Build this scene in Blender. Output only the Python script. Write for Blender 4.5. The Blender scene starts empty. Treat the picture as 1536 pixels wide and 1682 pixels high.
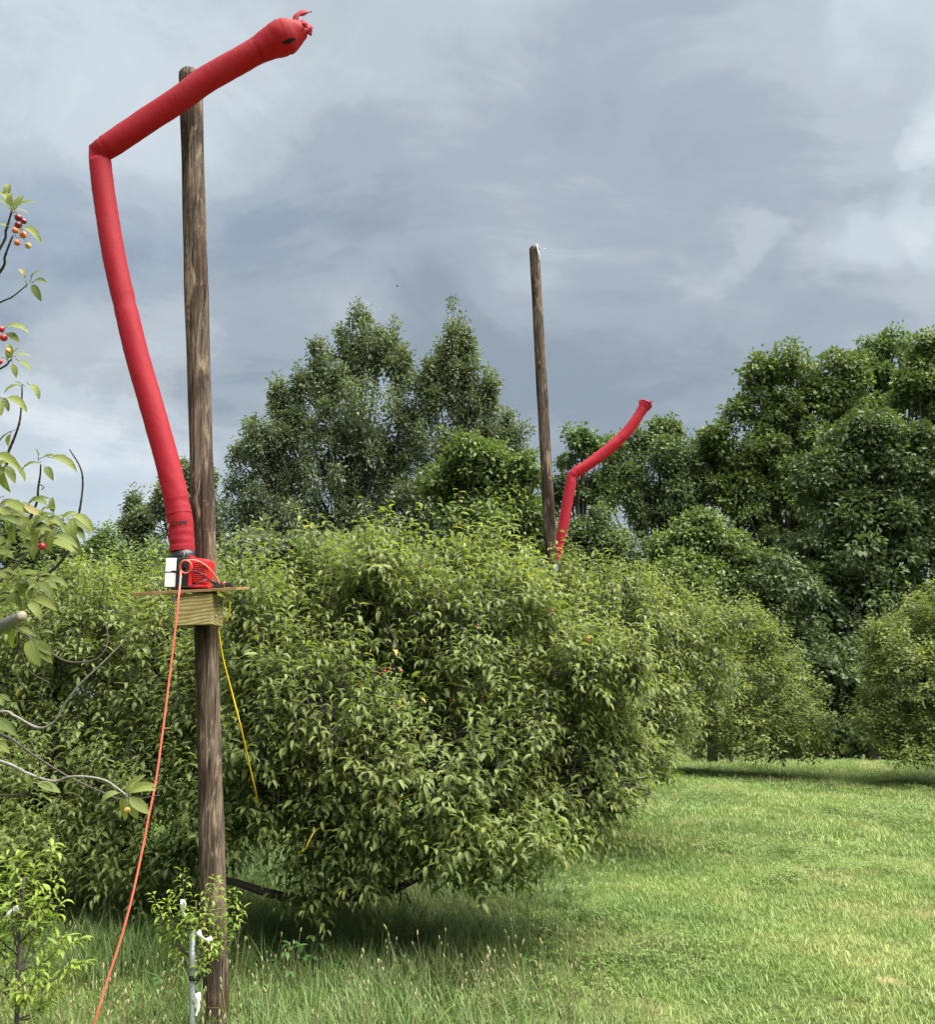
import bpy, bmesh, math, random
import numpy as np
from mathutils import Vector, Matrix

random.seed(7)
RNG = np.random.default_rng(7)
scene = bpy.context.scene
COL = scene.collection

# ------------------------------------------------------------------ camera
F = 1480.0                      # focal length in photograph pixels (1536 wide)
CX, CY = 768.0, 841.0
HORIZON = 1130.0
PITCH = math.atan((HORIZON - CY) / F)
EYE = np.array([0.0, 0.0, 1.6])
cam_data = bpy.data.cameras.new('camera')
cam = bpy.data.objects.new('camera', cam_data)
COL.objects.link(cam)
cam.location = EYE
cam.rotation_euler = (math.pi / 2 + PITCH, 0, 0)
cam_data.sensor_fit = 'HORIZONTAL'
cam_data.sensor_width = 36.0
cam_data.lens = 36.0 * F / 1536.0
cam_data.clip_start = 0.05
cam_data.clip_end = 2000
scene.camera = cam

# ------------------------------------------------------------------ sun, sky, exposure
EXPOSURE = 1.75
SUN_EL, SUN_AZ = math.radians(64), math.radians(112)     # azimuth clockwise from +Y (view direction)
sun_dir = Vector((math.cos(SUN_EL) * math.sin(SUN_AZ), math.cos(SUN_EL) * math.cos(SUN_AZ), math.sin(SUN_EL)))
sd = bpy.data.lights.new('sun', 'SUN')
sd.energy = 5.0
sd.angle = math.radians(70)
sd.color = (1.0, 0.96, 0.88)
sun = bpy.data.objects.new('sun', sd)
COL.objects.link(sun)
sun.rotation_euler = (-sun_dir).to_track_quat('-Z', 'Y').to_euler()
sun.location = (0, 0, 30)

scene.view_settings.view_transform = 'Standard'
scene.view_settings.look = 'None'
scene.view_settings.exposure = EXPOSURE
scene.view_settings.gamma = 1.0
scene.view_settings.use_curve_mapping = False
scene.cycles.use_denoising = True
scene.cycles.max_bounces = 8
scene.cycles.transmission_bounces = 4
scene.cycles.transparent_max_bounces = 4
scene.cycles.sample_clamp_indirect = 4.0


class NT:
    """Tiny helper to write node trees."""
    def __init__(self, tree):
        self.t = tree
        tree.nodes.clear()

    def n(self, kind, **kw):
        nd = self.t.nodes.new(kind)
        ins = kw.pop('ins', {})
        for k, v in kw.items():
            setattr(nd, k, v)
        for k, v in ins.items():
            s = nd.inputs[k]
            if hasattr(v, 'is_output') or isinstance(v, bpy.types.NodeSocket):
                self.t.links.new(v, s)
            else:
                s.default_value = v
        return nd

    def link(self, a, b):
        self.t.links.new(a, b)

    def math(self, op, a, b=0.0, clamp=False):
        nd = self.t.nodes.new('ShaderNodeMath')
        nd.operation = op
        nd.use_clamp = clamp
        for i, v in enumerate((a, b)):
            if isinstance(v, bpy.types.NodeSocket):
                self.t.links.new(v, nd.inputs[i])
            else:
                nd.inputs[i].default_value = v
        return nd.outputs[0]

    def mix(self, f, a, b, mode='MIX'):
        nd = self.t.nodes.new('ShaderNodeMix')
        nd.data_type = 'RGBA'
        nd.blend_type = mode
        for s, v in ((nd.inputs[0], f), (nd.inputs[6], a), (nd.inputs[7], b)):
            if isinstance(v, bpy.types.NodeSocket):
                self.t.links.new(v, s)
            else:
                s.default_value = v if not (isinstance(v, tuple) and len(v) == 3) else (*v, 1)
        return nd.outputs[2]

    def ramp(self, fac, stops, interp='LINEAR'):
        nd = self.t.nodes.new('ShaderNodeValToRGB')
        nd.color_ramp.interpolation = interp
        el = nd.color_ramp.elements
        while len(el) < len(stops):
            el.new(0.5)
        for e, (p, c) in zip(el, stops):
            e.position = p
            e.color = (*c, 1) if len(c) == 3 else c
        self.t.links.new(fac, nd.inputs[0])
        return nd.outputs[0]

    def smooth(self, v, lo, hi):
        nd = self.t.nodes.new('ShaderNodeMapRange')
        nd.interpolation_type = 'SMOOTHSTEP'
        self.t.links.new(v, nd.inputs[0])
        nd.inputs[1].default_value = lo
        nd.inputs[2].default_value = hi
        return nd.outputs[0]


def srgb(r, g, b):
    f = lambda c: ((c / 255 + 0.055) / 1.055) ** 2.4 if c > 10 else c / 255 / 12.92
    return (f(r), f(g), f(b))


world = bpy.data.worlds.new('World')
scene.world = world
world.use_nodes = True
w = NT(world.node_tree)
tc = w.n('ShaderNodeTexCoord')
sep = w.n('ShaderNodeSeparateXYZ', ins={0: tc.outputs['Generated']})
zz = w.math('MAXIMUM', sep.outputs[2], 0.0)
den = w.math('ADD', zz, 0.30)
pu = w.math('DIVIDE', sep.outputs[0], den)
pv = w.math('DIVIDE', sep.outputs[1], den)
pl = w.n('ShaderNodeCombineXYZ', ins={0: pu, 1: pv, 2: 0.37}).outputs[0]


def wnoise(scale, detail, rough, off, stretch=(1, 1, 1), dist=0.0):
    mp = w.n('ShaderNodeMapping', ins={'Vector': pl, 'Location': off, 'Scale': stretch})
    return w.n('ShaderNodeTexNoise', ins={'Vector': mp.outputs[0], 'Scale': scale, 'Detail': detail,
                                          'Roughness': rough, 'Distortion': dist}).outputs[0]


SKY_A, SKY_B = (2.3, 7.1, 0), (5.2, 1.4, 0)
mid = wnoise(1.5, 5, 0.52, SKY_B, (0.62, 1.1, 1), 0.6)
fine = wnoise(4.6, 7, 0.6, SKY_A, (0.7, 1.0, 1), 0.7)
# the large cloud masses: compass direction, height angle, angular size (degrees) and how light they are
warp = w.n('ShaderNodeTexNoise', ins={'Vector': tc.outputs['Generated'], 'Scale': 3.6, 'Detail': 6.0, 'Roughness': 0.62}).outputs['Color']
wv_ = w.n('ShaderNodeVectorMath', operation='MULTIPLY_ADD', ins={0: warp, 1: (0.26, 0.26, 0.20), 2: tc.outputs['Generated']}).outputs[0]
wdir = w.n('ShaderNodeVectorMath', operation='SUBTRACT', ins={0: wv_, 1: (0.13, 0.13, 0.10)}).outputs[0]
wdir = w.n('ShaderNodeVectorMath', operation='NORMALIZE', ins={0: wdir}).outputs[0]
MASSES = [(-27, 31, 12, .11), (-20, 40, 14, .06), (2, 31, 14, -.12), (13, 28, 12, -.12), (-27, 22, 5, -.20), (-18, 23, 6, -.15), (-8, 24, 8, -.10), (-23, 18, 5, .20), (-10, 20, 5, .13),
          (30, 29.5, 1.4, .20), (29, 26, 1.3, .14), (25.5, 25.5, 1.5, .12), (22, 25, 1.5, .10), (19, 27.5, 1.3, .11), (30, 22.5, 2.5, .07), (26, 24, 4, .04), (17, 26, 3, .10), (10, 24, 4, .08), (27, 40, 10, -.05), (4, 18, 9, -.06), (-14, 15, 6, -.14), (25, 20, 9, -.04), (-24, 10, 6, .36), (-15, 11, 5, .22), (-4, 40, 9, .02), (4, 12, 8, -.05), (12, 40, 10, -.05),
          (75, 40, 26, .10), (-80, 45, 28, .12), (140, 40, 30, .08), (-145, 38, 30, .10), (110, 22, 22, -.10), (-110, 20, 22, -.10), (180, 60, 25, -.06), (60, 65, 22, -.08), (-50, 68, 22, .10)]
bias = None
for az_, el_, sz_, am_ in MASSES:
    a_, e_, z_ = math.radians(az_), math.radians(el_), math.radians(sz_)
    dp = w.n('ShaderNodeVectorMath', operation='DOT_PRODUCT', ins={0: wdir, 1: (math.sin(a_) * math.cos(e_), math.cos(a_) * math.cos(e_), math.sin(e_))}).outputs['Value']
    b_ = w.math('MULTIPLY', w.smooth(dp, math.cos(z_ * 1.5), 1.0), am_ * 0.46)
    bias = b_ if bias is None else w.math('ADD', bias, b_)
cl = w.math('ADD', w.math('ADD', 0.115, bias), w.math('ADD', w.math('MULTIPLY', mid, 0.46), w.math('MULTIPLY', fine, 0.30)))
K = 2 ** (-EXPOSURE)
k = lambda c: tuple(v * K for v in c)
cloud = w.ramp(cl, [(0.36, k(srgb(146, 160, 175))), (0.44, k(srgb(163, 176, 189))), (0.51, k(srgb(182, 193, 203))),
                    (0.58, k(srgb(198, 210, 219))), (0.68, k(srgb(226, 233, 238)))], 'EASE')
lift = w.math('ADD', 0.95, w.math('MULTIPLY', zz, 0.26))
cloud = w.mix(1.0, cloud, w.n('ShaderNodeCombineXYZ', ins={0: lift, 1: lift, 2: lift}).outputs[0], 'MULTIPLY')
sky = w.n('ShaderNodeTexSky', sky_type='NISHITA', sun_disc=False, sun_elevation=SUN_EL, sun_rotation=SUN_AZ,
          air_density=1.0, dust_density=1.5, ozone_density=1.0)
blue = w.n('ShaderNodeVectorMath', operation='SCALE', ins={0: sky.outputs[0]})
blue.inputs['Scale'].default_value = 0.09
cover = w.smooth(mid, 0.2, 0.5)
cover = w.math('ADD', 0.82, w.math('MULTIPLY', cover, 0.18))
skycol = w.mix(cover, blue.outputs[0], cloud)
bg = w.n('ShaderNodeBackground', ins={'Color': skycol, 'Strength': 1.0})
w.link(bg.outputs[0], w.n('ShaderNodeOutputWorld').inputs[0])

# ------------------------------------------------------------------ pixel <-> world helpers
RIGHT = np.array([1.0, 0, 0])
UPV = np.array([0, -math.sin(PITCH), math.cos(PITCH)])
FWD = np.array([0, math.cos(PITCH), math.sin(PITCH)])


def at(px, py, depth):
    """World point seen at photograph pixel (px, py) whose world Y is depth."""
    d = RIGHT * ((px - CX) / F) + UPV * ((CY - py) / F) + FWD
    return EYE + d * (depth / d[1])


def project(P):
    v = np.atleast_2d(P) - EYE
    t = v @ FWD
    return np.stack([CX + F * (v @ RIGHT) / t, CY - F * (v @ UPV) / t, t], 1)


def pxm(depth):
    return depth / F          # metres per pixel, roughly


def smoothstep(a, b, x):
    t = np.clip((x - a) / (b - a), 0, 1)
    return t * t * (3 - 2 * t)


def gz(x, y):
    x = np.asarray(x, float)
    y = np.asarray(y, float)
    z = 0.03 * np.sin(x * 0.9 + 1.3) * np.sin(y * 0.7) + 0.02 * np.sin(x * 2.1 + y * 1.7)
    z = z * smoothstep(1.5, 4, np.hypot(x, y))
    return z - 2.0 * smoothstep(18.0, 40, y) + 0.04 * smoothstep(0.3, 1.6, np.abs(x - 5.5)) * smoothstep(6, 12, y)


def ground_at(px, py):
    d = RIGHT * ((px - CX) / F) + UPV * ((CY - py) / F) + FWD
    t = -EYE[2] / d[2]
    p = EYE + d * t
    p[2] = float(gz(p[0], p[1]))
    return p


# ------------------------------------------------------------------ object helpers
def tag(o, label=None, cat=None, group=None, kind=None):
    for kk, v in (('label', label), ('category', cat), ('group', group), ('kind', kind)):
        if v:
            o[kk] = v
    return o


WORLD = {}


def empty(name, loc, label=None, cat=None, group=None):
    o = bpy.data.objects.new(name, None)
    o.empty_display_size = 0.1
    o.location = Vector([float(v) for v in loc])
    COL.objects.link(o)
    WORLD[o.name] = Matrix.Translation(o.location)
    return tag(o, label, cat, group)


def place(name, mesh, parent=None, mat4=None):
    o = bpy.data.objects.new(name, mesh)
    COL.objects.link(o)
    if mat4 is not None:
        o.matrix_world = mat4
    if parent is not None:
        o.parent = parent
        # shapes are given in world space: undo the parent's own placement
        o.matrix_parent_inverse = WORLD.get(parent.name, Matrix()).inverted()
    WORLD[o.name] = mat4.copy() if mat4 is not None else Matrix()
    return o


def mesh_np(name, V, tris=None, quads=None, mat=None, smooth=True, attr=None):
    """Mesh from numpy arrays; attr = per-vertex float array called 'rnd'."""
    me = bpy.data.meshes.new(name)
    V = np.asarray(V, np.float32)
    nt = 0 if tris is None else len(tris)
    nq = 0 if quads is None else len(quads)
    me.vertices.add(len(V))
    me.vertices.foreach_set('co', V.ravel())
    idx = []
    starts = []
    if nt:
        idx.append(np.asarray(tris, np.int32).ravel())
        starts.append(np.arange(nt, dtype=np.int32) * 3)
    if nq:
        idx.append(np.asarray(quads, np.int32).ravel())
        starts.append(nt * 3 + np.arange(nq, dtype=np.int32) * 4)
    if nt + nq:
        idx = np.concatenate(idx)
        me.loops.add(len(idx))
        me.loops.foreach_set('vertex_index', idx)
        me.polygons.add(nt + nq)
        me.polygons.foreach_set('loop_start', np.concatenate(starts))
        me.polygons.foreach_set('use_smooth', np.full(nt + nq, smooth))
    me.update(calc_edges=True)
    if attr is not None:
        a = me.attributes.new('rnd', 'FLOAT', 'POINT')
        a.data.foreach_set('value', np.asarray(attr, np.float32))
    if mat:
        me.materials.append(mat)
    me.validate()
    return me


class MB:
    """Collects tubes, boxes and plates into one mesh."""
    def __init__(self):
        self.v, self.q, self.t, self.n = [], [], [], 0

    def add(self, V, quads=(), tris=()):
        V = np.asarray(V, float)
        self.v.append(V)
        if len(quads):
            self.q.append(np.asarray(quads, int) + self.n)
        if len(tris):
            self.t.append(np.asarray(tris, int) + self.n)
        self.n += len(V)

    def tube(self, pts, rad, seg=8, cap=True):
        pts = np.asarray(pts, float)
        n = len(pts)
        rad = np.broadcast_to(np.asarray(rad, float), (n,))
        tan = np.gradient(pts, axis=0)
        tan /= np.linalg.norm(tan, axis=1)[:, None] + 1e-12
        ref = np.array([0.31, 0.17, 0.93]) if abs(tan[0][2]) < 0.8 else np.array([0.93, 0.3, 0.1])
        u = np.cross(tan[0], ref)
        u /= np.linalg.norm(u)
        a = np.linspace(0, 2 * np.pi, seg, endpoint=False)
        V = []
        for i in range(n):
            u = u - tan[i] * (u @ tan[i])
            u /= np.linalg.norm(u) + 1e-12
            wv = np.cross(tan[i], u)
            V.append(pts[i] + rad[i] * (np.cos(a)[:, None] * u + np.sin(a)[:, None] * wv))
        V = np.concatenate(V)
        i = np.arange(seg)
        j = (i + 1) % seg
        Q = np.concatenate([np.stack([r * seg + i, r * seg + j, (r + 1) * seg + j, (r + 1) * seg + i], 1) for r in range(n - 1)])
        T = []
        if cap:
            V = np.concatenate([V, pts[:1], pts[-1:]])
            T = np.concatenate([np.stack([np.full(seg, n * seg), j, i], 1),
                                np.stack([np.full(seg, n * seg + 1), (n - 1) * seg + i, (n - 1) * seg + j], 1)])
        self.add(V, Q, T)

    def mesh(self, name, mat, smooth=True):
        return mesh_np(name, np.concatenate(self.v), np.concatenate(self.t) if self.t else None,
                       np.concatenate(self.q) if self.q else None, mat, smooth)


def box_mesh(name, size, mat, bevel=0.003, M=None, seg=2):
    bm = bmesh.new()
    bmesh.ops.create_cube(bm, size=1.0)
    for v in bm.verts:
        v.co = Vector((v.co.x * size[0], v.co.y * size[1], v.co.z * size[2]))
    if bevel:
        bmesh.ops.bevel(bm, geom=list(bm.edges), offset=bevel, segments=seg, profile=0.7, affect='EDGES')
    if M is not None:
        bm.transform(M)
    me = bpy.data.meshes.new(name)
    bm.to_mesh(me)
    bm.free()
    me.materials.append(mat)
    return me


def spline(pts, n):
    """Catmull-Rom through pts (any dimension), n samples."""
    P = np.asarray(pts, float)
    P = np.concatenate([[2 * P[0] - P[1]], P, [2 * P[-1] - P[-2]]])
    m = len(P) - 3
    out = []
    for s in np.linspace(0, m - 1e-6, n):
        i = int(s)
        t = s - i
        a, b, c, d = P[i:i + 4]
        out.append(0.5 * (2 * b + (c - a) * t + (2 * a - 5 * b + 4 * c - d) * t ** 2 + (3 * b - a - 3 * c + d) * t ** 3))
    return np.array(out)


def norm(v):
    return v / (np.linalg.norm(v, axis=-1, keepdims=True) + 1e-12)


# ------------------------------------------------------------------ materials
def new_mat(name):
    m = bpy.data.materials.new(name)
    m.use_nodes = True
    return m, NT(m.node_tree)


def simple(name, col, rough=0.6, spec=0.4, bump=0.0, bscale=200, metal=0.0, var=0.12):
    m, t = new_mat(name)
    c = t.n('ShaderNodeTexCoord').outputs['Object']
    nz = t.n('ShaderNodeTexNoise', ins={'Vector': c, 'Scale': bscale * 0.15, 'Detail': 5.0}).outputs[0]
    colr = t.mix(nz, tuple(v * (1 - var * 2) for v in col), tuple(min(1, v * (1 + var)) for v in col))
    b = t.n('ShaderNodeBsdfPrincipled', ins={'Base Color': colr, 'Roughness': rough, 'Specular IOR Level': spec, 'Metallic': metal})
    if bump:
        n2 = t.n('ShaderNodeTexNoise', ins={'Vector': c, 'Scale': bscale, 'Detail': 4.0}).outputs[0]
        t.link(t.n('ShaderNodeBump', ins={'Height': n2, 'Strength': bump, 'Distance': 0.01}).outputs[0], b.inputs['Normal'])
    t.link(b.outputs[0], t.n('ShaderNodeOutputMaterial').inputs[0])
    return m


def leaf_mat(name, dark, light, tip=None, under=(0.16, 0.22, 0.10), trans=0.28, rough=0.5, spec=0.3):
    """dark..light by the random number each leaf carries; paler leaf underside."""
    m, t = new_mat(name)
    r = t.n('ShaderNodeAttribute', attribute_name='rnd').outputs['Fac']
    stops = [(0.0, dark), (0.75, light)]
    if tip:
        stops += [(0.97, light), (1.0, tip)]
    col = t.ramp(r, stops)
    geo = t.n('ShaderNodeNewGeometry')
    pos = t.n('ShaderNodeTexNoise', ins={'Vector': geo.outputs['Position'], 'Scale': 2.2, 'Detail': 2.0}).outputs[0]
    col = t.mix(1.0, col, t.ramp(pos, [(0.3, (0.82, 0.86, 0.85)), (0.7, (1.18, 1.12, 1.05))]), 'MULTIPLY')
    colb = t.mix(0.65, col, under)
    c2 = t.mix(geo.outputs['Backfacing'], col, colb)
    b = t.n('ShaderNodeBsdfPrincipled', ins={'Base Color': c2, 'Roughness': rough, 'Specular IOR Level': spec})
    tr = t.n('ShaderNodeBsdfTranslucent', ins={'Color': t.mix(1.0, col, (1.5, 1.6, 0.7), 'MULTIPLY')})
    mx = t.n('ShaderNodeMixShader', ins={0: trans, 1: b.outputs[0], 2: tr.outputs[0]})
    t.link(mx.outputs[0], t.n('ShaderNodeOutputMaterial').inputs[0])
    return m


def wood_pole_mat(name, dark, midc, light, seed=0.0, foot=None):
    m, t = new_mat(name)
    c = t.n('ShaderNodeTexCoord').outputs['Object']
    def nz(sc, stretch, det=5, rough=0.6, dist=0.0):
        mp = t.n('ShaderNodeMapping', ins={'Vector': c, 'Scale': stretch, 'Location': (seed, seed * 2.3, seed * 0.7)})
        return t.n('ShaderNodeTexNoise', ins={'Vector': mp.outputs[0], 'Scale': sc, 'Detail': det, 'Roughness': rough, 'Distortion': dist}).outputs[0]
    grain = nz(60, (1, 1, 0.035), 6, 0.7)
    grain2 = nz(150, (1, 1, 0.02), 3, 0.6)
    patch = nz(7, (1, 1, 0.28), 4, 0.6, 0.5)
    flake = nz(17, (1, 1, 0.2), 6, 0.7, 1.2)
    col = t.ramp(grain, [(0.32, dark), (0.48, midc), (0.66, light)])
    col = t.mix(t.smooth(patch, 0.46, 0.60), col, t.mix(1.0, col, (0.42, 0.34, 0.30), 'MULTIPLY'))
    col = t.mix(t.math('MULTIPLY', t.smooth(flake, 0.53, 0.66), 0.8), col, tuple(min(1, v * 1.5) for v in light))
    col = t.mix(t.math('MULTIPLY', t.smooth(grain2, 0.52, 0.66), 0.55), col, tuple(v * 0.5 for v in dark))
    if foot:
        z = t.n('ShaderNodeSeparateXYZ', ins={0: c}).outputs[2]
        f = t.math('SUBTRACT', 1.0, t.smooth(t.math('ADD', z, t.math('MULTIPLY', grain, -0.35)), -0.12, 0.12))
        col = t.mix(t.math('MULTIPLY', f, 0.8), col, foot)
    h = t.math('ADD', t.math('MULTIPLY', grain, 0.7), t.math('ADD', t.math('MULTIPLY', grain2, 0.25), t.math('MULTIPLY', flake, 0.4)))
    bp = t.n('ShaderNodeBump', ins={'Height': h, 'Strength': 0.9, 'Distance': 0.006})
    b = t.n('ShaderNodeBsdfPrincipled', ins={'Base Color': col, 'Roughness': 0.85, 'Specular IOR Level': 0.2, 'Normal': bp.outputs[0]})
    t.link(b.outputs[0], t.n('ShaderNodeOutputMaterial').inputs[0])
    return m


def lumber_mat(name, a, b_, ring=20.0, axis='Z'):
    m, t = new_mat(name)
    c = t.n('ShaderNodeTexCoord').outputs['Object']
    mp = t.n('ShaderNodeMapping', ins={'Vector': c, 'Scale': (0.35, 0.35, 1.0) if axis == 'Z' else (1, 0.3, 1), 'Rotation': (0.12, 0.22, 0)})
    wv = t.n('ShaderNodeTexWave', wave_type='BANDS', bands_direction=axis, ins={'Vector': mp.outputs[0], 'Scale': ring, 'Distortion': 14.0, 'Detail': 4.0, 'Detail Scale': 0.35}).outputs['Fac']
    nz = t.n('ShaderNodeTexNoise', ins={'Vector': c, 'Scale': 16.0, 'Detail': 6.0}).outputs[0]
    col = t.mix(t.smooth(wv, 0.1, 0.75), b_, a)
    col = t.mix(t.smooth(nz, 0.35, 0.7), col, t.mix(1.0, col, (0.72, 0.68, 0.6), 'MULTIPLY'))
    bp = t.n('ShaderNodeBump', ins={'Height': wv, 'Strength': 0.25, 'Distance': 0.002})
    b = t.n('ShaderNodeBsdfPrincipled', ins={'Base Color': col, 'Roughness': 0.75, 'Specular IOR Level': 0.25, 'Normal': bp.outputs[0]})
    t.link(b.outputs[0], t.n('ShaderNodeOutputMaterial').inputs[0])
    return m


def fabric_mat(name, col, trans=0.5):
    m, t = new_mat(name)
    c = t.n('ShaderNodeTexCoord').outputs['Object']
    n1 = t.n('ShaderNodeTexNoise', ins={'Vector': c, 'Scale': 260.0, 'Detail': 3.0, 'Roughness': 0.7}).outputs[0]
    n2 = t.n('ShaderNodeTexNoise', ins={'Vector': c, 'Scale': 9.0, 'Detail': 4.0}).outputs[0]
    cc = t.mix(n1, tuple(v * 0.72 for v in col), tuple(min(1, v * 1.2 + 0.01) for v in col))
    cc = t.mix(t.math('MULTIPLY', t.smooth(n2, 0.4, 0.75), 0.4), cc, tuple(v * 0.8 + 0.02 for v in col))
    mp = t.n('ShaderNodeMapping', ins={'Vector': c, 'Scale': (1, 1, 0.45)})
    n3 = t.n('ShaderNodeTexNoise', ins={'Vector': mp.outputs[0], 'Scale': 42.0, 'Detail': 4.0, 'Distortion': 0.6}).outputs[0]
    h = t.math('ADD', t.math('MULTIPLY', n1, 0.35), n3)
    bp = t.n('ShaderNodeBump', ins={'Height': h, 'Strength': 0.4, 'Distance': 0.006})
    b = t.n('ShaderNodeBsdfPrincipled', ins={'Base Color': cc, 'Roughness': 0.62, 'Specular IOR Level': 0.3, 'Normal': bp.outputs[0],
                                             'Sheen Weight': 0.04, 'Sheen Roughness': 0.5})
    tr = t.n('ShaderNodeBsdfTranslucent', ins={'Color': cc, 'Normal': bp.outputs[0]})
    mx = t.n('ShaderNodeMixShader', ins={0: trans, 1: b.outputs[0], 2: tr.outputs[0]})
    t.link(mx.outputs[0], t.n('ShaderNodeOutputMaterial').inputs[0])
    return m


M_BARK = simple('cherry_bark', (0.055, 0.046, 0.042), 0.85, 0.25, 0.8, 90, var=0.3)
M_TWIG = simple('twig_bark', (0.075, 0.062, 0.055), 0.7, 0.3, 0.4, 300, var=0.35)
M_TWIG_GREEN = simple('green_shoot_bark', (0.13, 0.14, 0.06), 0.6, 0.3, 0.2, 300, var=0.3)
M_GREY_TWIG = simple('grey_branch_bark', (0.26, 0.24, 0.22), 0.75, 0.3, 0.5, 220, var=0.35)
M_TREE_BARK = simple('grey_tree_bark', (0.065, 0.060, 0.050), 0.9, 0.2, 0.8, 25, var=0.3)
M_CHERRY_LEAF = leaf_mat('cherry_leaf', (0.084, 0.122, 0.034), (0.188, 0.228, 0.080), (0.30, 0.26, 0.07), under=(0.20, 0.25, 0.11), trans=0.36, rough=0.5, spec=0.27)
M_NEAR_LEAF = leaf_mat('near_cherry_leaf', (0.075, 0.110, 0.034), (0.155, 0.185, 0.050), (0.24, 0.21, 0.08), under=(0.19, 0.21, 0.08), trans=0.34, rough=0.6, spec=0.18)
def add_veins(m):
    """Midrib, side veins and a few brown spots, in each leaf's own coordinates."""
    t = NT.__new__(NT)
    t.t = m.node_tree
    bs = [n for n in m.node_tree.nodes if n.type == 'BSDF_PRINCIPLED'][0]
    c = t.n('ShaderNodeTexCoord').outputs['Object']
    sp = t.n('ShaderNodeSeparateXYZ', ins={0: c})
    ay = t.math('ABSOLUTE', sp.outputs[1])
    rib = t.math('SUBTRACT', 1.0, t.smooth(ay, 0.004, 0.016))
    ph = t.math('MULTIPLY', t.math('SUBTRACT', sp.outputs[0], t.math('MULTIPLY', ay, 0.9)), 62.0)
    vein = t.smooth(t.math('SINE', ph), 0.75, 1.0)
    nz = t.n('ShaderNodeTexNoise', ins={'Vector': t.n('ShaderNodeNewGeometry').outputs['Position'], 'Scale': 130.0, 'Detail': 3.0}).outputs[0]
    col = bs.inputs['Base Color'].links[0].from_socket
    c2 = t.mix(t.math('MULTIPLY', t.math('MAXIMUM', rib, t.math('MULTIPLY', vein, 0.45)), 0.45), col, (0.26, 0.30, 0.13))
    c2 = t.mix(t.math('MULTIPLY', t.smooth(nz, 0.66, 0.72), 0.6), c2, (0.16, 0.09, 0.04))
    t.link(c2, bs.inputs['Base Color'])
    h = t.math('ADD', rib, vein)
    t.link(t.n('ShaderNodeBump', ins={'Height': h, 'Strength': 0.35, 'Distance': 0.002, }).outputs[0], bs.inputs['Normal'])


add_veins(M_NEAR_LEAF)
M_SAPLING_LEAF = leaf_mat('sapling_leaf', (0.12, 0.19, 0.028), (0.23, 0.30, 0.055), trans=0.32, rough=0.38)
M_POLE = wood_pole_mat('weathered_pole', (0.014, 0.010, 0.007), (0.078, 0.056, 0.041), (0.160, 0.120, 0.086), 0.0, (0.055, 0.026, 0.018))
M_POLE2 = wood_pole_mat('weathered_far_pole', (0.018, 0.013, 0.010), (0.065, 0.047, 0.034), (0.15, 0.112, 0.078), 3.7)
M_LUMBER = lumber_mat('treated_lumber', (0.33, 0.28, 0.125), (0.19, 0.15, 0.06))
M_PLY = lumber_mat('plywood', (0.34, 0.21, 0.10), (0.20, 0.11, 0.05), 120.0)
M_RED_FABRIC = fabric_mat('red_ripstop', (0.43, 0.014, 0.030))
M_RED_FABRIC2 = fabric_mat('red_ripstop_far', (0.50, 0.017, 0.042))
M_RED_PLASTIC = simple('red_plastic', (0.48, 0.014, 0.02), 0.38, 0.5, 0.05, 300, var=0.06)
M_BLACK = simple('black_plastic', (0.016, 0.017, 0.019), 0.42, 0.5, 0.1, 300)
M_BLACK_FELT = simple('black_print', (0.012, 0.012, 0.013), 0.75, 0.2)
M_WHITE_PRINT = simple('white_print', (0.8, 0.8, 0.78), 0.6, 0.3, var=0.03)
M_ORANGE_CORD = simple('coral_cord', (0.62, 0.12, 0.085), 0.45, 0.5, 0.1, 400, var=0.08)
M_YELLOW_CORD = simple('yellow_cord', (0.72, 0.48, 0.014), 0.45, 0.5, 0.1, 400, var=0.08)
M_STEEL = simple('galvanised_steel', (0.36, 0.40, 0.43), 0.45, 0.5, 0.2, 120, metal=0.55, var=0.2)
M_CUT = simple('cut_wood', (0.40, 0.33, 0.25), 0.8, 0.2, 0.3, 120, var=0.2)


def cherry_mat(name, col):
    return simple(name, col, 0.18, 0.6, var=0.15, bscale=300)


M_CH_RED = cherry_mat('red_cherry_skin', (0.42, 0.012, 0.02))
M_CH_DARK = cherry_mat('dark_cherry_skin', (0.16, 0.006, 0.014))
M_CH_ORANGE = cherry_mat('orange_cherry_skin', (0.68, 0.17, 0.05))
M_CH_YELLOW = cherry_mat('yellow_cherry_skin', (0.70, 0.36, 0.09))


def label_mat():
    m, t = new_mat('printed_label')
    c = t.n('ShaderNodeTexCoord').outputs['Object']
    wv = t.n('ShaderNodeTexWave', wave_type='BANDS', bands_direction='Z', ins={'Vector': c, 'Scale': 55.0, 'Distortion': 1.5}).outputs['Fac']
    nz = t.n('ShaderNodeTexNoise', ins={'Vector': c, 'Scale': 60.0, 'Detail': 2.0}).outputs[0]
    ink = t.math('MULTIPLY', t.smooth(wv, 0.72, 0.9), t.smooth(nz, 0.5, 0.6))
    col = t.mix(t.math('MULTIPLY', ink, 0.5), (0.78, 0.78, 0.77), (0.25, 0.25, 0.26))
    b = t.n('ShaderNodeBsdfPrincipled', ins={'Base Color': col, 'Roughness': 0.4})
    t.link(b.outputs[0], t.n('ShaderNodeOutputMaterial').inputs[0])
    return m


M_LABEL = label_mat()

# ------------------------------------------------------------------ the ground
SOIL = [ground_at(1462, 1617), ground_at(1518, 1505), ground_at(1532, 1540), ground_at(1333, 1392), ground_at(1240, 1383)]
SOIL_R = [0.07, 0.12, 0.09, 0.07, 0.09]


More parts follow.
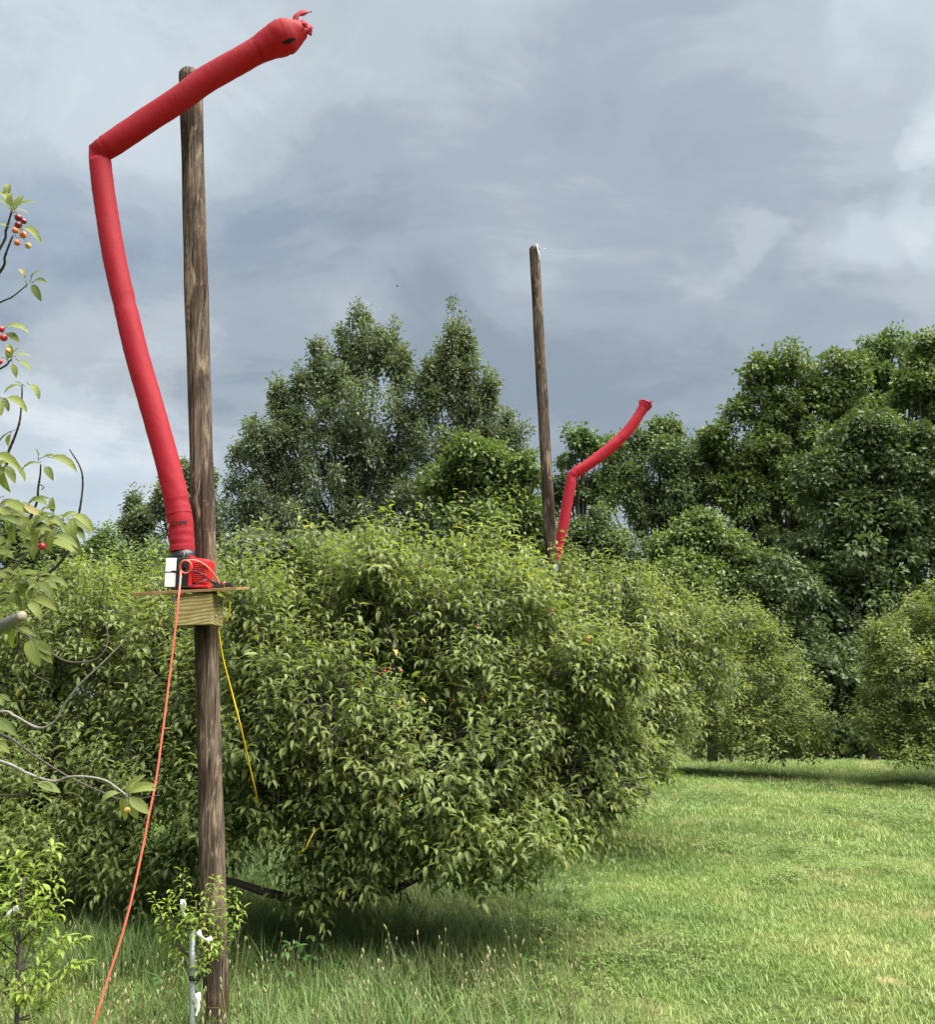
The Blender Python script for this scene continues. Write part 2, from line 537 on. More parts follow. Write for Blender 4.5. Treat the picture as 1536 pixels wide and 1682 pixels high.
def ground_mat():
    m, t = new_mat('lawn_ground')
    pos = t.n('ShaderNodeNewGeometry').outputs['Position']
    n1 = t.n('ShaderNodeTexNoise', ins={'Vector': pos, 'Scale': 1.1, 'Detail': 4.0}).outputs[0]
    n2 = t.n('ShaderNodeTexNoise', ins={'Vector': pos, 'Scale': 26.0, 'Detail': 5.0, 'Roughness': 0.7}).outputs[0]
    g = t.ramp(n1, [(0.35, (0.050, 0.085, 0.022)), (0.55, (0.085, 0.115, 0.032)), (0.7, (0.15, 0.145, 0.06))])
    g = t.mix(t.smooth(n2, 0.35, 0.7), t.mix(1.0, g, (0.45, 0.45, 0.4), 'MULTIPLY'), g)
    soil = t.mix(n2, (0.15, 0.11, 0.06), (0.28, 0.22, 0.13))
    fac = None
    for p, r in zip(SOIL, SOIL_R):
        d = t.n('ShaderNodeVectorMath', operation='DISTANCE', ins={0: pos, 1: tuple(p)}).outputs['Value']
        d = t.math('ADD', d, t.math('MULTIPLY', t.math('SUBTRACT', n2, 0.5), r * 1.5))
        s = t.math('SUBTRACT', 1.0, t.smooth(d, r * 0.5, r * 1.25))
        fac = s if fac is None else t.math('MAXIMUM', fac, s)
    col = t.mix(fac, g, soil)
    bp = t.n('ShaderNodeBump', ins={'Height': n2, 'Strength': 0.6, 'Distance': 0.02})
    b = t.n('ShaderNodeBsdfPrincipled', ins={'Base Color': col, 'Roughness': 0.95, 'Specular IOR Level': 0.1, 'Normal': bp.outputs[0]})
    t.link(b.outputs[0], t.n('ShaderNodeOutputMaterial').inputs[0])
    return m


def build_ground():
    n = 180
    s = np.linspace(-1, 1, n)
    xs = 400 * np.sinh(s * 5.0) / np.sinh(5.0)
    ys = 10 + 420 * np.sinh(s * 4.6) / np.sinh(4.6)
    X, Y = np.meshgrid(xs, ys)
    V = np.stack([X, Y, gz(X, Y)], -1).reshape(-1, 3)
    i = np.arange(n - 1)
    I, J = np.meshgrid(i, i)
    a = (J * n + I).ravel()
    Q = np.stack([a, a + 1, a + n + 1, a + n], 1)
    o = place('ground', mesh_np('ground', V, None, Q, ground_mat()))
    tag(o, kind='structure')


build_ground()


# ------------------------------------------------------------------ grass (uncountable): tufts scattered by geometry nodes
def grass_mat(name, stops, dry, trans=0.3):
    m, t = new_mat(name)
    r = t.n('ShaderNodeAttribute', attribute_name='rnd').outputs['Fac']
    ti = t.n('ShaderNodeAttribute', attribute_name='tint', attribute_type='INSTANCER').outputs['Fac']
    v = t.math('ADD', t.math('MULTIPLY', r, 0.6), t.math('MULTIPLY', ti, 0.4))
    col = t.ramp(v, stops)
    pos = t.n('ShaderNodeNewGeometry').outputs['Position']
    n1 = t.n('ShaderNodeTexNoise', ins={'Vector': pos, 'Scale': 0.9, 'Detail': 4.0, 'Roughness': 0.6}).outputs[0]
    col = t.mix(t.math('MULTIPLY', t.smooth(n1, 0.47, 0.66), 0.65), col, dry)
    n3 = t.n('ShaderNodeTexNoise', ins={'Vector': pos, 'Scale': 0.55, 'Detail': 2.0}).outputs[0]
    col = t.mix(1.0, col, t.ramp(n3, [(0.35, (0.78, 0.84, 0.8)), (0.65, (1.15, 1.1, 1.05))]), 'MULTIPLY')
    b = t.n('ShaderNodeBsdfPrincipled', ins={'Base Color': col, 'Roughness': 0.5, 'Specular IOR Level': 0.35})
    tr = t.n('ShaderNodeBsdfTranslucent', ins={'Color': col})
    mx = t.n('ShaderNodeMixShader', ins={0: trans, 1: b.outputs[0], 2: tr.outputs[0]})
    t.link(mx.outputs[0], t.n('ShaderNodeOutputMaterial').inputs[0])
    return m


M_LAWN = grass_mat('lawn_blade', [(0.0, (0.095, 0.165, 0.030)), (0.55, (0.175, 0.265, 0.062)), (1.0, (0.30, 0.35, 0.13))], (0.33, 0.345, 0.14))
M_LONG = grass_mat('long_grass_blade', [(0.0, (0.065, 0.125, 0.026)), (0.6, (0.12, 0.19, 0.052)), (1.0, (0.22, 0.26, 0.11))], (0.20, 0.22, 0.09))
M_CLOVER = grass_mat('clover_leaf', [(0.0, (0.08, 0.14, 0.03)), (1.0, (0.18, 0.25, 0.065))], (0.16, 0.23, 0.06))
M_SEED = grass_mat('seed_head', [(0.0, (0.20, 0.21, 0.09)), (1.0, (0.36, 0.34, 0.18))], (0.32, 0.28, 0.15))


def tuft_mesh(name, nb, radius, hmin, hmax, width, bend, mat, rng, segs=2):
    """A clump of separate bent grass blades."""
    P, T, A = [], [], []
    off = 0
    for _ in range(nb):
        a = rng.uniform(0, 2 * np.pi)
        rr = radius * math.sqrt(rng.uniform())
        base = np.array([rr * math.cos(a), rr * math.sin(a), -0.01])
        h = rng.uniform(hmin, hmax)
        az = rng.uniform(0, 2 * np.pi)
        d = np.array([math.cos(az), math.sin(az), 0])
        s = np.array([-d[1], d[0], 0])
        bd = bend * rng.uniform(0.2, 1.4)
        lean = rng.uniform(0, 0.5)
        wd = width * rng.uniform(0.6, 1.3)
        pts = []
        for q in range(segs + 1):
            u = q / segs
            th = lean + bd * u
            pts.append((u, th))
        pos = base.copy()
        rings = []
        for q in range(segs + 1):
            if q:
                th = lean + bd * (q - 0.5) / segs
                pos = pos + (d * math.sin(th) + np.array([0, 0, 1]) * math.cos(th)) * (h / segs)
            ww = wd * (1 - (q / segs) ** 1.5) * 0.5
            rings.append((pos.copy(), ww))
        v0 = off
        for q, (pp, ww) in enumerate(rings):
            if q < segs:
                P += [pp - s * ww, pp + s * ww]
            else:
                P += [pp]
        for q in range(segs - 1):
            i = v0 + 2 * q
            T += [(i, i + 1, i + 3), (i, i + 3, i + 2)]
        i = v0 + 2 * (segs - 1)
        T.append((i, i + 1, i + 2))
        nv = 2 * segs + 1
        A += [rng.uniform()] * nv
        off += nv
    return mesh_np(name, np.array(P), np.array(T), None, mat, True, np.array(A))


def seed_stalk_mesh(name, h, head, mat, rng, n=4):
    b = MB()
    A = []
    for _ in range(n):
        a = rng.uniform(0, 2 * np.pi)
        r = rng.uniform(0, 0.12)
        p0 = np.array([r * math.cos(a), r * math.sin(a), 0])
        lean = rng.normal(0, 0.13, 2)
        hh = h * rng.uniform(0.6, 1.15)
        top = p0 + np.array([lean[0] * hh, lean[1] * hh, hh])
        b.tube(spline([p0, (p0 + top) / 2 + rng.normal(0, 0.01, 3), top], 4), 0.0011, 3, False)
        ax = norm(top - p0 + rng.normal(0, 0.05, 3))
        hl = head * rng.uniform(0.6, 1.3)
        b.tube([top, top + ax * hl * 0.3, top + ax * hl * 0.7, top + ax * hl], [0.002, 0.0048, 0.0042, 0.001], 5, True)
    V = np.concatenate(b.v)
    return mesh_np(name, V, np.concatenate(b.t), np.concatenate(b.q), mat, True, rng.uniform(0, 1, len(V)))


def clover_mesh(name, mat, rng):
    """A patch of small round leaflets on short stalks with a few plantain leaves."""
    P, T, A = [], [], []
    for _ in range(30):
        r, a = 0.13 * math.sqrt(rng.uniform()), rng.uniform(0, 6.28)
        c = np.array([r * math.cos(a), r * math.sin(a), rng.uniform(0.035, 0.085)])
        sh = rng.uniform()
        tl = rng.normal(0, 0.35, 2)
        long_ = 2.4 if rng.uniform() < 0.2 else 1.0
        for q in range(3 if long_ == 1.0 else 2):
            b = a + q * 2.09 + rng.normal(0, 0.2)
            d = np.array([math.cos(b), math.sin(b), tl[0] * 0.5])
            s_ = np.array([-math.sin(b), math.cos(b), tl[1] * 0.5])
            l_ = 0.014 * rng.uniform(0.8, 1.3) * long_
            w_ = 0.007 * (1.2 if long_ > 1 else 1)
            i = len(P)
            P += [c, c + d * l_ * 0.5 + s_ * w_ + [0, 0, 0.003], c + d * l_ + [0, 0, -0.002], c + d * l_ * 0.5 - s_ * w_ + [0, 0, 0.003]]
            T += [(i, i + 2, i + 1), (i, i + 3, i + 2)]
            A += [sh] * 4
    return mesh_np(name, np.array(P), np.array(T), None, mat, True, np.array(A))


def scatter(name, variants, pts, scl, tilt, label, cat, rng, height_scale=None):
    """One object: tuft variants instanced on a cloud of ground points."""
    coll = bpy.data.collections.new(name + '_variants')
    for i, me in enumerate(variants):
        ob = bpy.data.objects.new('%s_%02d' % (name + '_variant', i), me)
        coll.objects.link(ob)
    n = len(pts)
    me = bpy.data.meshes.new(name)
    me.vertices.add(n)
    me.vertices.foreach_set('co', np.asarray(pts, np.float32).ravel())
    rot = np.stack([rng.normal(0, tilt, n), rng.normal(0, tilt, n), rng.uniform(0, 2 * np.pi, n)], 1).astype(np.float32)
    hs = np.ones(n) if height_scale is None else height_scale
    sc3 = np.stack([scl, scl, scl * hs], 1).astype(np.float32)
    a = me.attributes.new('rot', 'FLOAT_VECTOR', 'POINT')
    a.data.foreach_set('vector', rot.ravel())
    a = me.attributes.new('scl', 'FLOAT_VECTOR', 'POINT')
    a.data.foreach_set('vector', sc3.ravel())
    a = me.attributes.new('vidx', 'INT', 'POINT')
    a.data.foreach_set('value', rng.integers(0, len(variants), n).astype(np.int32))
    a = me.attributes.new('tint', 'FLOAT', 'POINT')
    a.data.foreach_set('value', rng.uniform(0, 1, n).astype(np.float32))
    o = place(name, me)
    g = bpy.data.node_groups.new(name + '_scatter', 'GeometryNodeTree')
    g.interface.new_socket('Geometry', in_out='INPUT', socket_type='NodeSocketGeometry')
    g.interface.new_socket('Geometry', in_out='OUTPUT', socket_type='NodeSocketGeometry')
    gi = g.nodes.new('NodeGroupInput')
    go = g.nodes.new('NodeGroupOutput')
    ci = g.nodes.new('GeometryNodeCollectionInfo')
    ci.inputs['Collection'].default_value = coll
    ci.inputs['Separate Children'].default_value = True
    ci.inputs['Reset Children'].default_value = True
    ip = g.nodes.new('GeometryNodeInstanceOnPoints')
    ip.inputs['Pick Instance'].default_value = True

    def named(nm, dt):
        nd = g.nodes.new('GeometryNodeInputNamedAttribute')
        nd.data_type = dt
        nd.inputs['Name'].default_value = nm
        return nd.outputs['Attribute']
    g.links.new(gi.outputs[0], ip.inputs['Points'])
    g.links.new(ci.outputs[0], ip.inputs['Instance'])
    g.links.new(named('vidx', 'INT'), ip.inputs['Instance Index'])
    g.links.new(named('rot', 'FLOAT_VECTOR'), ip.inputs['Rotation'])
    g.links.new(named('scl', 'FLOAT_VECTOR'), ip.inputs['Scale'])
    g.links.new(ip.outputs[0], go.inputs[0])
    md = o.modifiers.new('scatter', 'NODES')
    md.node_group = g
    tag(o, label, cat, kind='stuff')
    return o


def soil_clear(x, y, rng):
    keep = np.ones(len(x), bool)
    for p, r in zip(SOIL, SOIL_R):
        d = np.hypot(x - p[0], y - p[1])
        keep &= ~((d < r * rng.uniform(0.6, 1.3, len(x))) & (rng.uniform(0, 1, len(x)) < 0.6))
    return keep


def long_zone(x, y):
    """1 where the grass is left long (under and in front of the trees), 0 on the mown lane."""
    edge = 0.5 + 0.05 * (y - 4) + 0.12 * np.sin(y * 1.7) + 0.25 * smoothstep(6.5, 9.5, y)
    return 1 - smoothstep(-0.25, 0.3, x - edge)


def build_grass():
    rng = np.random.default_rng(21)
    lawn = [tuft_mesh('lawn_tuft_%d' % i, 50, 0.13, 0.025, 0.065, 0.0055, 1.4, M_LAWN, rng) for i in range(6)]
    far = [tuft_mesh('far_tuft_%d' % i, 64, 0.22, 0.03, 0.085, 0.010, 1.3, M_LAWN, rng) for i in range(4)]
    longv = [tuft_mesh('long_tuft_%d' % i, 26, 0.10, 0.10, 0.30, 0.0065, 1.5, M_LONG, rng, 4) for i in range(6)]
    seeds = [seed_stalk_mesh('seed_stalk_%d' % i, 0.33, 0.028, M_SEED, rng) for i in range(4)]

    def pts(n, y0, y1, pad):
        y = np.sqrt(rng.uniform(y0 ** 2, y1 ** 2, n))
        x = rng.uniform(-1, 1, n) * (0.54 * y + pad)
        return x, y
    x, y = pts(9000, 3.0, 9.0, 0.8)
    m = soil_clear(x, y, rng)
    x, y = x[m], y[m]
    z = long_zone(x, y)
    sc = rng.uniform(0.75, 1.25, len(x)) * (1 - 0.1 * z)
    scatter('lawn_grass', lawn, np.stack([x, y, gz(x, y)], 1), sc, 0.12, 'short mown grass of the lane nearest the camera', 'grass', rng)
    x, y = pts(11000, 9.0, 23.5, 1.5)
    m = soil_clear(x, y, rng)
    x, y = x[m], y[m]
    scatter('far_lawn_grass', far, np.stack([x, y, gz(x, y)], 1), rng.uniform(0.7, 1.15, len(x)), 0.12,
            'short grass of the lane running back to the dark trees', 'grass', rng)
    clover = [clover_mesh('clover_%d' % i, M_CLOVER, rng) for i in range(4)]
    cx_, cy_ = pts(2600, 3.6, 15.0, 0.6)
    m = rng.uniform(0, 1, len(cx_)) < smoothstep(0.05, 0.75, np.sin(cx_ * 1.3 + 0.6) * np.sin(cy_ * 1.1 + 1.2) + 0.35 * np.sin(cx_ * 3.1) * np.sin(cy_ * 2.7))
    m &= soil_clear(cx_, cy_, rng)
    cx_, cy_ = cx_[m], cy_[m]
    scatter('clover', clover, np.stack([cx_, cy_, gz(cx_, cy_)], 1), rng.uniform(0.7, 1.4, len(cx_)), 0.15, 'low clover and plantain leaves among the mown grass', 'clover', rng)
    x, y = pts(11000, 3.1, 9.5, 0.8)
    z = long_zone(x, y)
    # a mown, paler strip runs between the pole and the tree on the left
    strip = np.exp(-((y - 5.35 - 0.1 * x) / 0.38) ** 2) * (1 - smoothstep(-1.2, -0.6, x))
    m = (rng.uniform(0, 1, len(x)) < z * (1 - 0.85 * strip) * (0.35 + 0.65 * smoothstep(-0.2, 0.3, np.sin(x * 3.1 + 1) * np.sin(y * 2.3) + 0.25)))
    x, y = x[m], y[m]
    sc = rng.uniform(0.55, 1.15, len(x)) * (0.6 + 0.4 * long_zone(x + 0.25, y))
    scatter('long_grass', longv, np.stack([x, y, gz(x, y)], 1), sc, 0.15, 'long unmown grass under the cherry trees and round the pole', 'grass', rng)
    x, y = pts(900, 3.2, 5.4, 0.5)
    z = long_zone(x, y)
    m = rng.uniform(0, 1, len(x)) < z * (0.75 - 0.5 * smoothstep(4.3, 5.2, y))
    x, y = x[m], y[m]
    scatter('grass_seed_heads', seeds, np.stack([x, y, gz(x, y)], 1), rng.uniform(0.45, 1.1, len(x)), 0.1,
            'pale seed heads standing above the long grass', 'seed heads', rng)


build_grass()


# ------------------------------------------------------------------ leaves
def leaf_template(kind, bend, fold=0.35, width=0.40):
    """Leaf along +X (unit length), upper side +Z: arched along its length and folded along the midrib."""
    if kind == 'fine':
        st = [(0.0, 0.0), (0.14, 0.62), (0.36, 1.0), (0.62, 0.86), (0.84, 0.45), (1.0, 0.0)]
    elif kind == 'normal':
        st = [(0.0, 0.0), (0.27, 0.95), (0.66, 0.86), (1.0, 0.0)]
    elif kind == 'mid':
        st = [(0.0, 0.0), (0.22, 0.85), (0.58, 0.92), (1.0, 0.0)]
    else:
        st = [(0.0, 0.0), (0.42, 1.0), (1.0, 0.0)]
    V, T = [], []
    mid, left, right = [], [], []
    for s, wd in st:
        x = math.sin(bend * s) / bend
        z = -(1 - math.cos(bend * s)) / bend
        nx, nz = math.sin(bend * s), math.cos(bend * s)
        mid.append(len(V)); V.append((x, 0, z))
        if wd > 0:
            hw = wd * width / 2
            up = hw * fold
            left.append(len(V)); V.append((x + nx * up, hw, z + nz * up))
            right.append(len(V)); V.append((x + nx * up, -hw, z + nz * up))
        else:
            left.append(mid[-1]); right.append(mid[-1])
    for i in range(len(st) - 1):
        for side, flip in ((left, False), (right, True)):
            quad = [mid[i], mid[i + 1], side[i + 1], side[i]]
            quad = [q for j, q in enumerate(quad) if q not in quad[:j]]
            tr = [quad] if len(quad) == 3 else [[quad[0], quad[1], quad[2]], [quad[0], quad[2], quad[3]]]
            for q in tr:
                T.append(q[::-1] if flip else q)
    return np.array(V, float), np.array(T, int)


FINE = [leaf_template('fine', b, f, wd) for b, f, wd in ((0.6, 0.35, 0.33), (1.1, 0.45, 0.31), (1.6, 0.5, 0.31), (2.1, 0.55, 0.31))]
NORMAL = [leaf_template('normal', b, f, wd) for b, f, wd in ((0.6, 0.35, 0.33), (1.1, 0.45, 0.31), (1.6, 0.5, 0.31), (2.1, 0.55, 0.31))]
MIDL = [leaf_template('mid', b, f, wd) for b, f, wd in ((0.7, 0.35, 0.34), (1.3, 0.45, 0.33), (1.9, 0.5, 0.32))]
COARSE = [leaf_template('coarse', b, f, wd) for b, f, wd in ((0.4, 0.3, 0.46), (0.9, 0.35, 0.44))]


def leaves_mesh(name, tpls, base, d, n, L, W, rnd, var, mat):
    """All the leaves as one mesh: base point, direction, upper normal, length, width factor."""
    side = norm(np.cross(n, d))
    nn = np.cross(d, side)
    Vs, Ts, As = [], [], []
    off = 0
    for k_, (V, T) in enumerate(tpls):
        m = var == k_
        c = int(m.sum())
        if not c:
            continue
        P = (base[m][:, None, :] + V[None, :, 0:1] * (d[m] * L[m][:, None])[:, None, :]
             + V[None, :, 1:2] * (side[m] * (L[m] * W[m])[:, None])[:, None, :]
             + V[None, :, 2:3] * (nn[m] * L[m][:, None])[:, None, :])
        Vs.append(P.reshape(-1, 3))
        Ts.append((T[None] + (np.arange(c) * len(V))[:, None, None]).reshape(-1, 3) + off)
        As.append(np.repeat(rnd[m], len(V)))
        off += c * len(V)
    return mesh_np(name, np.concatenate(Vs), np.concatenate(Ts), None, mat, True, np.concatenate(As))


_single = {}


def single_leaf_mesh(kind, var, shade, mat):
    key = (kind, var, shade, mat.name)
    if key not in _single:
        V, T = {'fine': FINE, 'mid': MIDL}[kind][var]
        _single[key] = mesh_np('leaf', V, T, None, mat, True, np.full(len(V), (shade + 0.5) / 7.0 if shade < 7 else 1.0))
    return _single[key]


def leaf_matrix(base, d, n, L, W):
    d = d / np.linalg.norm(d)
    s = np.cross(n, d)
    s /= np.linalg.norm(s) + 1e-12
    nn = np.cross(d, s)
    return Matrix(((d[0] * L, s[0] * L * W, nn[0] * L, base[0]), (d[1] * L, s[1] * L * W, nn[1] * L, base[1]),
                   (d[2] * L, s[2] * L * W, nn[2] * L, base[2]), (0, 0, 0, 1)))


def grow_shoots(P0, D, length, spacing, leafL, rng, droop=0.25, theta=(0.8, 1.25), gravity=0.35):
    """Leaves spiralling along shoots. Returns arrays and the stem polylines."""
    S = len(P0)
    D = norm(D)
    kmax = int(math.ceil(length.max() / spacing)) + 1
    kk = np.arange(kmax)[None, :]
    cnt = np.maximum(3, (length / spacing).astype(int))
    s = np.clip((kk + rng.uniform(0, 0.6, (S, kmax))) / cnt[:, None], 0, 1)       # 0..1 along the shoot
    mask = kk < cnt[:, None]
    s = 0.16 + 0.84 * s
    g = np.array([0, 0, -1.0])
    horiz = 1 - np.abs(D[:, 2:3])
    sag = (droop * horiz)[:, None, :] * (length[:, None, None] * s[..., None] ** 2) * g
    pos = P0[:, None, :] + D[:, None, :] * (length[:, None, None] * s[..., None]) + sag
    ref = np.where(np.abs(D[:, 2:3]) > 0.9, np.array([[1.0, 0, 0]]), np.array([[0, 0, 1.0]]))
    U = norm(np.cross(D, ref))
    Wv = np.cross(D, U)
    phi = kk * 2.39996 + rng.uniform(0, 6.28, (S, 1)) + rng.normal(0, 0.3, (S, kmax))
    rad = np.cos(phi)[..., None] * U[:, None, :] + np.sin(phi)[..., None] * Wv[:, None, :]
    th = (theta[1] - (theta[1] - theta[0]) * s)[..., None] + rng.normal(0, 0.15, (S, kmax, 1))
    ax = norm(D[:, None, :] + 2 * (droop * horiz)[:, None, :] * s[..., None] * g)
    d = np.cos(th) * ax + np.sin(th) * rad
    d[..., 2] = d[..., 2] * 0.4 + 0.16 - gravity * rng.uniform(0.0, 1.2, (S, kmax)) * rng.uniform(0, 1, (S, kmax))
    d = norm(d)
    up = np.array([0, 0, 1.0]) + 0.2 * ax + rng.normal(0, 0.2, (S, kmax, 3))
    n = norm(up - d * np.sum(up * d, -1, keepdims=True))
    L = leafL * rng.uniform(0.55, 1.2, (S, kmax)) * np.where(s > 0.93, 0.7, 1.0)
    m = mask.ravel()
    stems = [P0[:, None, :] + D[:, None, :] * (length[:, None, None] * q) + (droop * horiz)[:, None, :] * length[:, None, None] * q * q * g
             for q in (0.0, 0.5, 1.0)]
    stems = np.concatenate(stems, 1)
    base = (pos + d * 0.012).reshape(-1, 3)[m]
    return base, d.reshape(-1, 3)[m], n.reshape(-1, 3)[m], L.ravel()[m], stems


def stems_mesh(name, stems, r0, r1, mat):
    """Thin three-sided stems for every shoot."""
    S = len(stems)
    T = norm(stems[:, 2] - stems[:, 0])
    ref = np.where(np.abs(T[:, 2:3]) > 0.9, np.array([[1.0, 0, 0]]), np.array([[0, 0, 1.0]]))
    U = norm(np.cross(T, ref))
    W = np.cross(T, U)
    V = []
    for q, r in ((0, r0), (1, (r0 + r1) / 2), (2, r1)):
        for a in (0, 2.094, 4.189):
            V.append(stems[:, q] + r * (math.cos(a) * U + math.sin(a) * W))
    V = np.stack(V, 1).reshape(-1, 3)
    q = []
    for r in (0, 3):
        for i in range(3):
            q.append((r + i, r + (i + 1) % 3, r + 3 + (i + 1) % 3, r + 3 + i))
    Q = (np.array(q)[None] + (np.arange(S) * 9)[:, None, None]).reshape(-1, 4)
    return mesh_np(name, V, None, Q, mat)


def lobe(px, py, depth, rx, ry, rd):
    """An ellipsoid of the crown given where it shows in the photograph; rd = its half depth in metres."""
    c = at(px, py, depth)
    t = np.linalg.norm(c - EYE) * 0.98
    return c, np.array([rx * t / F, rd, ry * t / F])


def lumpy(lobes, rng, k_=7, lo=0.28, hi=0.46, up=0.35):
    """Adds smaller bulges round every ellipsoid so that the crown is uneven."""
    out = []
    for c, r in lobes:
        out.append((c, r * 0.86))
        for _ in range(k_):
            u = norm(rng.normal(0, 1, 3) + np.array([0, -0.2, up]))
            f = rng.uniform(lo, hi)
            out.append((c + u * r * rng.uniform(0.62, 0.98), np.maximum(r * f * rng.uniform(0.75, 1.25, 3), 0.12)))
    return out


def sample_lobes(lobes, n, rng, inner=0.55, low=-0.75):
    w_ = np.array([r[0] * r[1] + r[1] * r[2] + r[0] * r[2] for _, r in lobes])
    w_ = w_ / w_.sum()
    P, N, Fr = [], [], []
    got = 0
    while got < n:
        k_ = rng.choice(len(lobes), p=w_, size=n)
        u = norm(rng.normal(0, 1, (n, 3)))
        f = np.where(rng.uniform(0, 1, n) < 0.62, rng.uniform(0.88, 1.02, n), rng.uniform(inner, 0.9, n))
        C = np.array([lobes[i][0] for i in k_])
        R = np.array([lobes[i][1] for i in k_])
        p = C + u * R * f[:, None]
        ok = u[:, 2] > low
        for j, (c, r) in enumerate(lobes):
            q = np.sum(((p - c) / r) ** 2, 1)
            ok &= ~((q < 0.55) & (k_ != j) & (rng.uniform(0, 1, n) < 0.8))
        P.append(p[ok]); N.append(norm(u / R)[ok]); Fr.append(f[ok])
        got += int(ok.sum())
    return np.concatenate(P)[:n], np.concatenate(N)[:n], np.concatenate(Fr)[:n]


def pick_front_leaves(base, L, n, cell, hide=None):
    """The leaf that shows nearest in each small cell of the view; the n largest of them."""
    pr = project(base)
    inside = (pr[:, 0] > 3) & (pr[:, 0] < 1533) & (pr[:, 1] > 3) & (pr[:, 1] < 1679) & (pr[:, 2] > 0.5)
    key = (pr[:, 0] // cell).astype(int) * 10000 + (pr[:, 1] // cell).astype(int)
    order = np.lexsort((pr[:, 2], key))
    order = order[inside[order]]
    _, first = np.unique(key[order], return_index=True)
    cand = order[first]
    size = L[cand] / pr[cand, 2]
    return cand[np.argsort(-size)[:n]]


def fruit_mesh(mat):
    b = MB()
    n, seg = 7, 10
    th = np.linspace(0.12, math.pi - 0.05, n)
    ring = []
    for t_ in th:
        r = math.sin(t_)
        z = math.cos(t_) * 0.96 - 0.18 * math.exp(-(t_ / 0.35) ** 2)
        ring.append([(r * math.cos(a), r * math.sin(a), z) for a in np.linspace(0, 2 * math.pi, seg, endpoint=False)])
    V = np.array(ring).reshape(-1, 3)
    i = np.arange(seg)
    j = (i + 1) % seg
    Q = np.concatenate([np.stack([r * seg + j, r * seg + i, (r + 1) * seg + i, (r + 1) * seg + j], 1) for r in range(n - 1)])
    T = np.concatenate([np.stack([np.full(seg, n * seg), i, j], 1), np.stack([np.full(seg, n * seg + 1), (n - 1) * seg + j, (n - 1) * seg + i], 1)])
    V = np.concatenate([V, [[0, 0, 0.72], [0, 0, -0.965]]])
    b.add(V, Q, T)
    return b.mesh('cherry', mat)


FRUIT = {'red': fruit_mesh(M_CH_RED), 'dark': fruit_mesh(M_CH_DARK), 'orange': fruit_mesh(M_CH_ORANGE), 'yellow': fruit_mesh(M_CH_YELLOW)}


def add_fruit(parent, p, r, colour, stalk_to=None):
    o = place('cherry', FRUIT[colour], parent, Matrix.Translation(Vector(p)) @ Matrix.Diagonal((r, r, r, 1)))
    if stalk_to is not None:
        b = MB()
        top = np.array(p) + np.array([0, 0, r * 0.8])
        b.tube(spline([top, (top + stalk_to) / 2 + np.array([0, 0, 0.008]), stalk_to], 5), 0.0009, 4, False)
        st = place('stalk', b.mesh('stalk', M_TWIG_GREEN), parent)
    return o


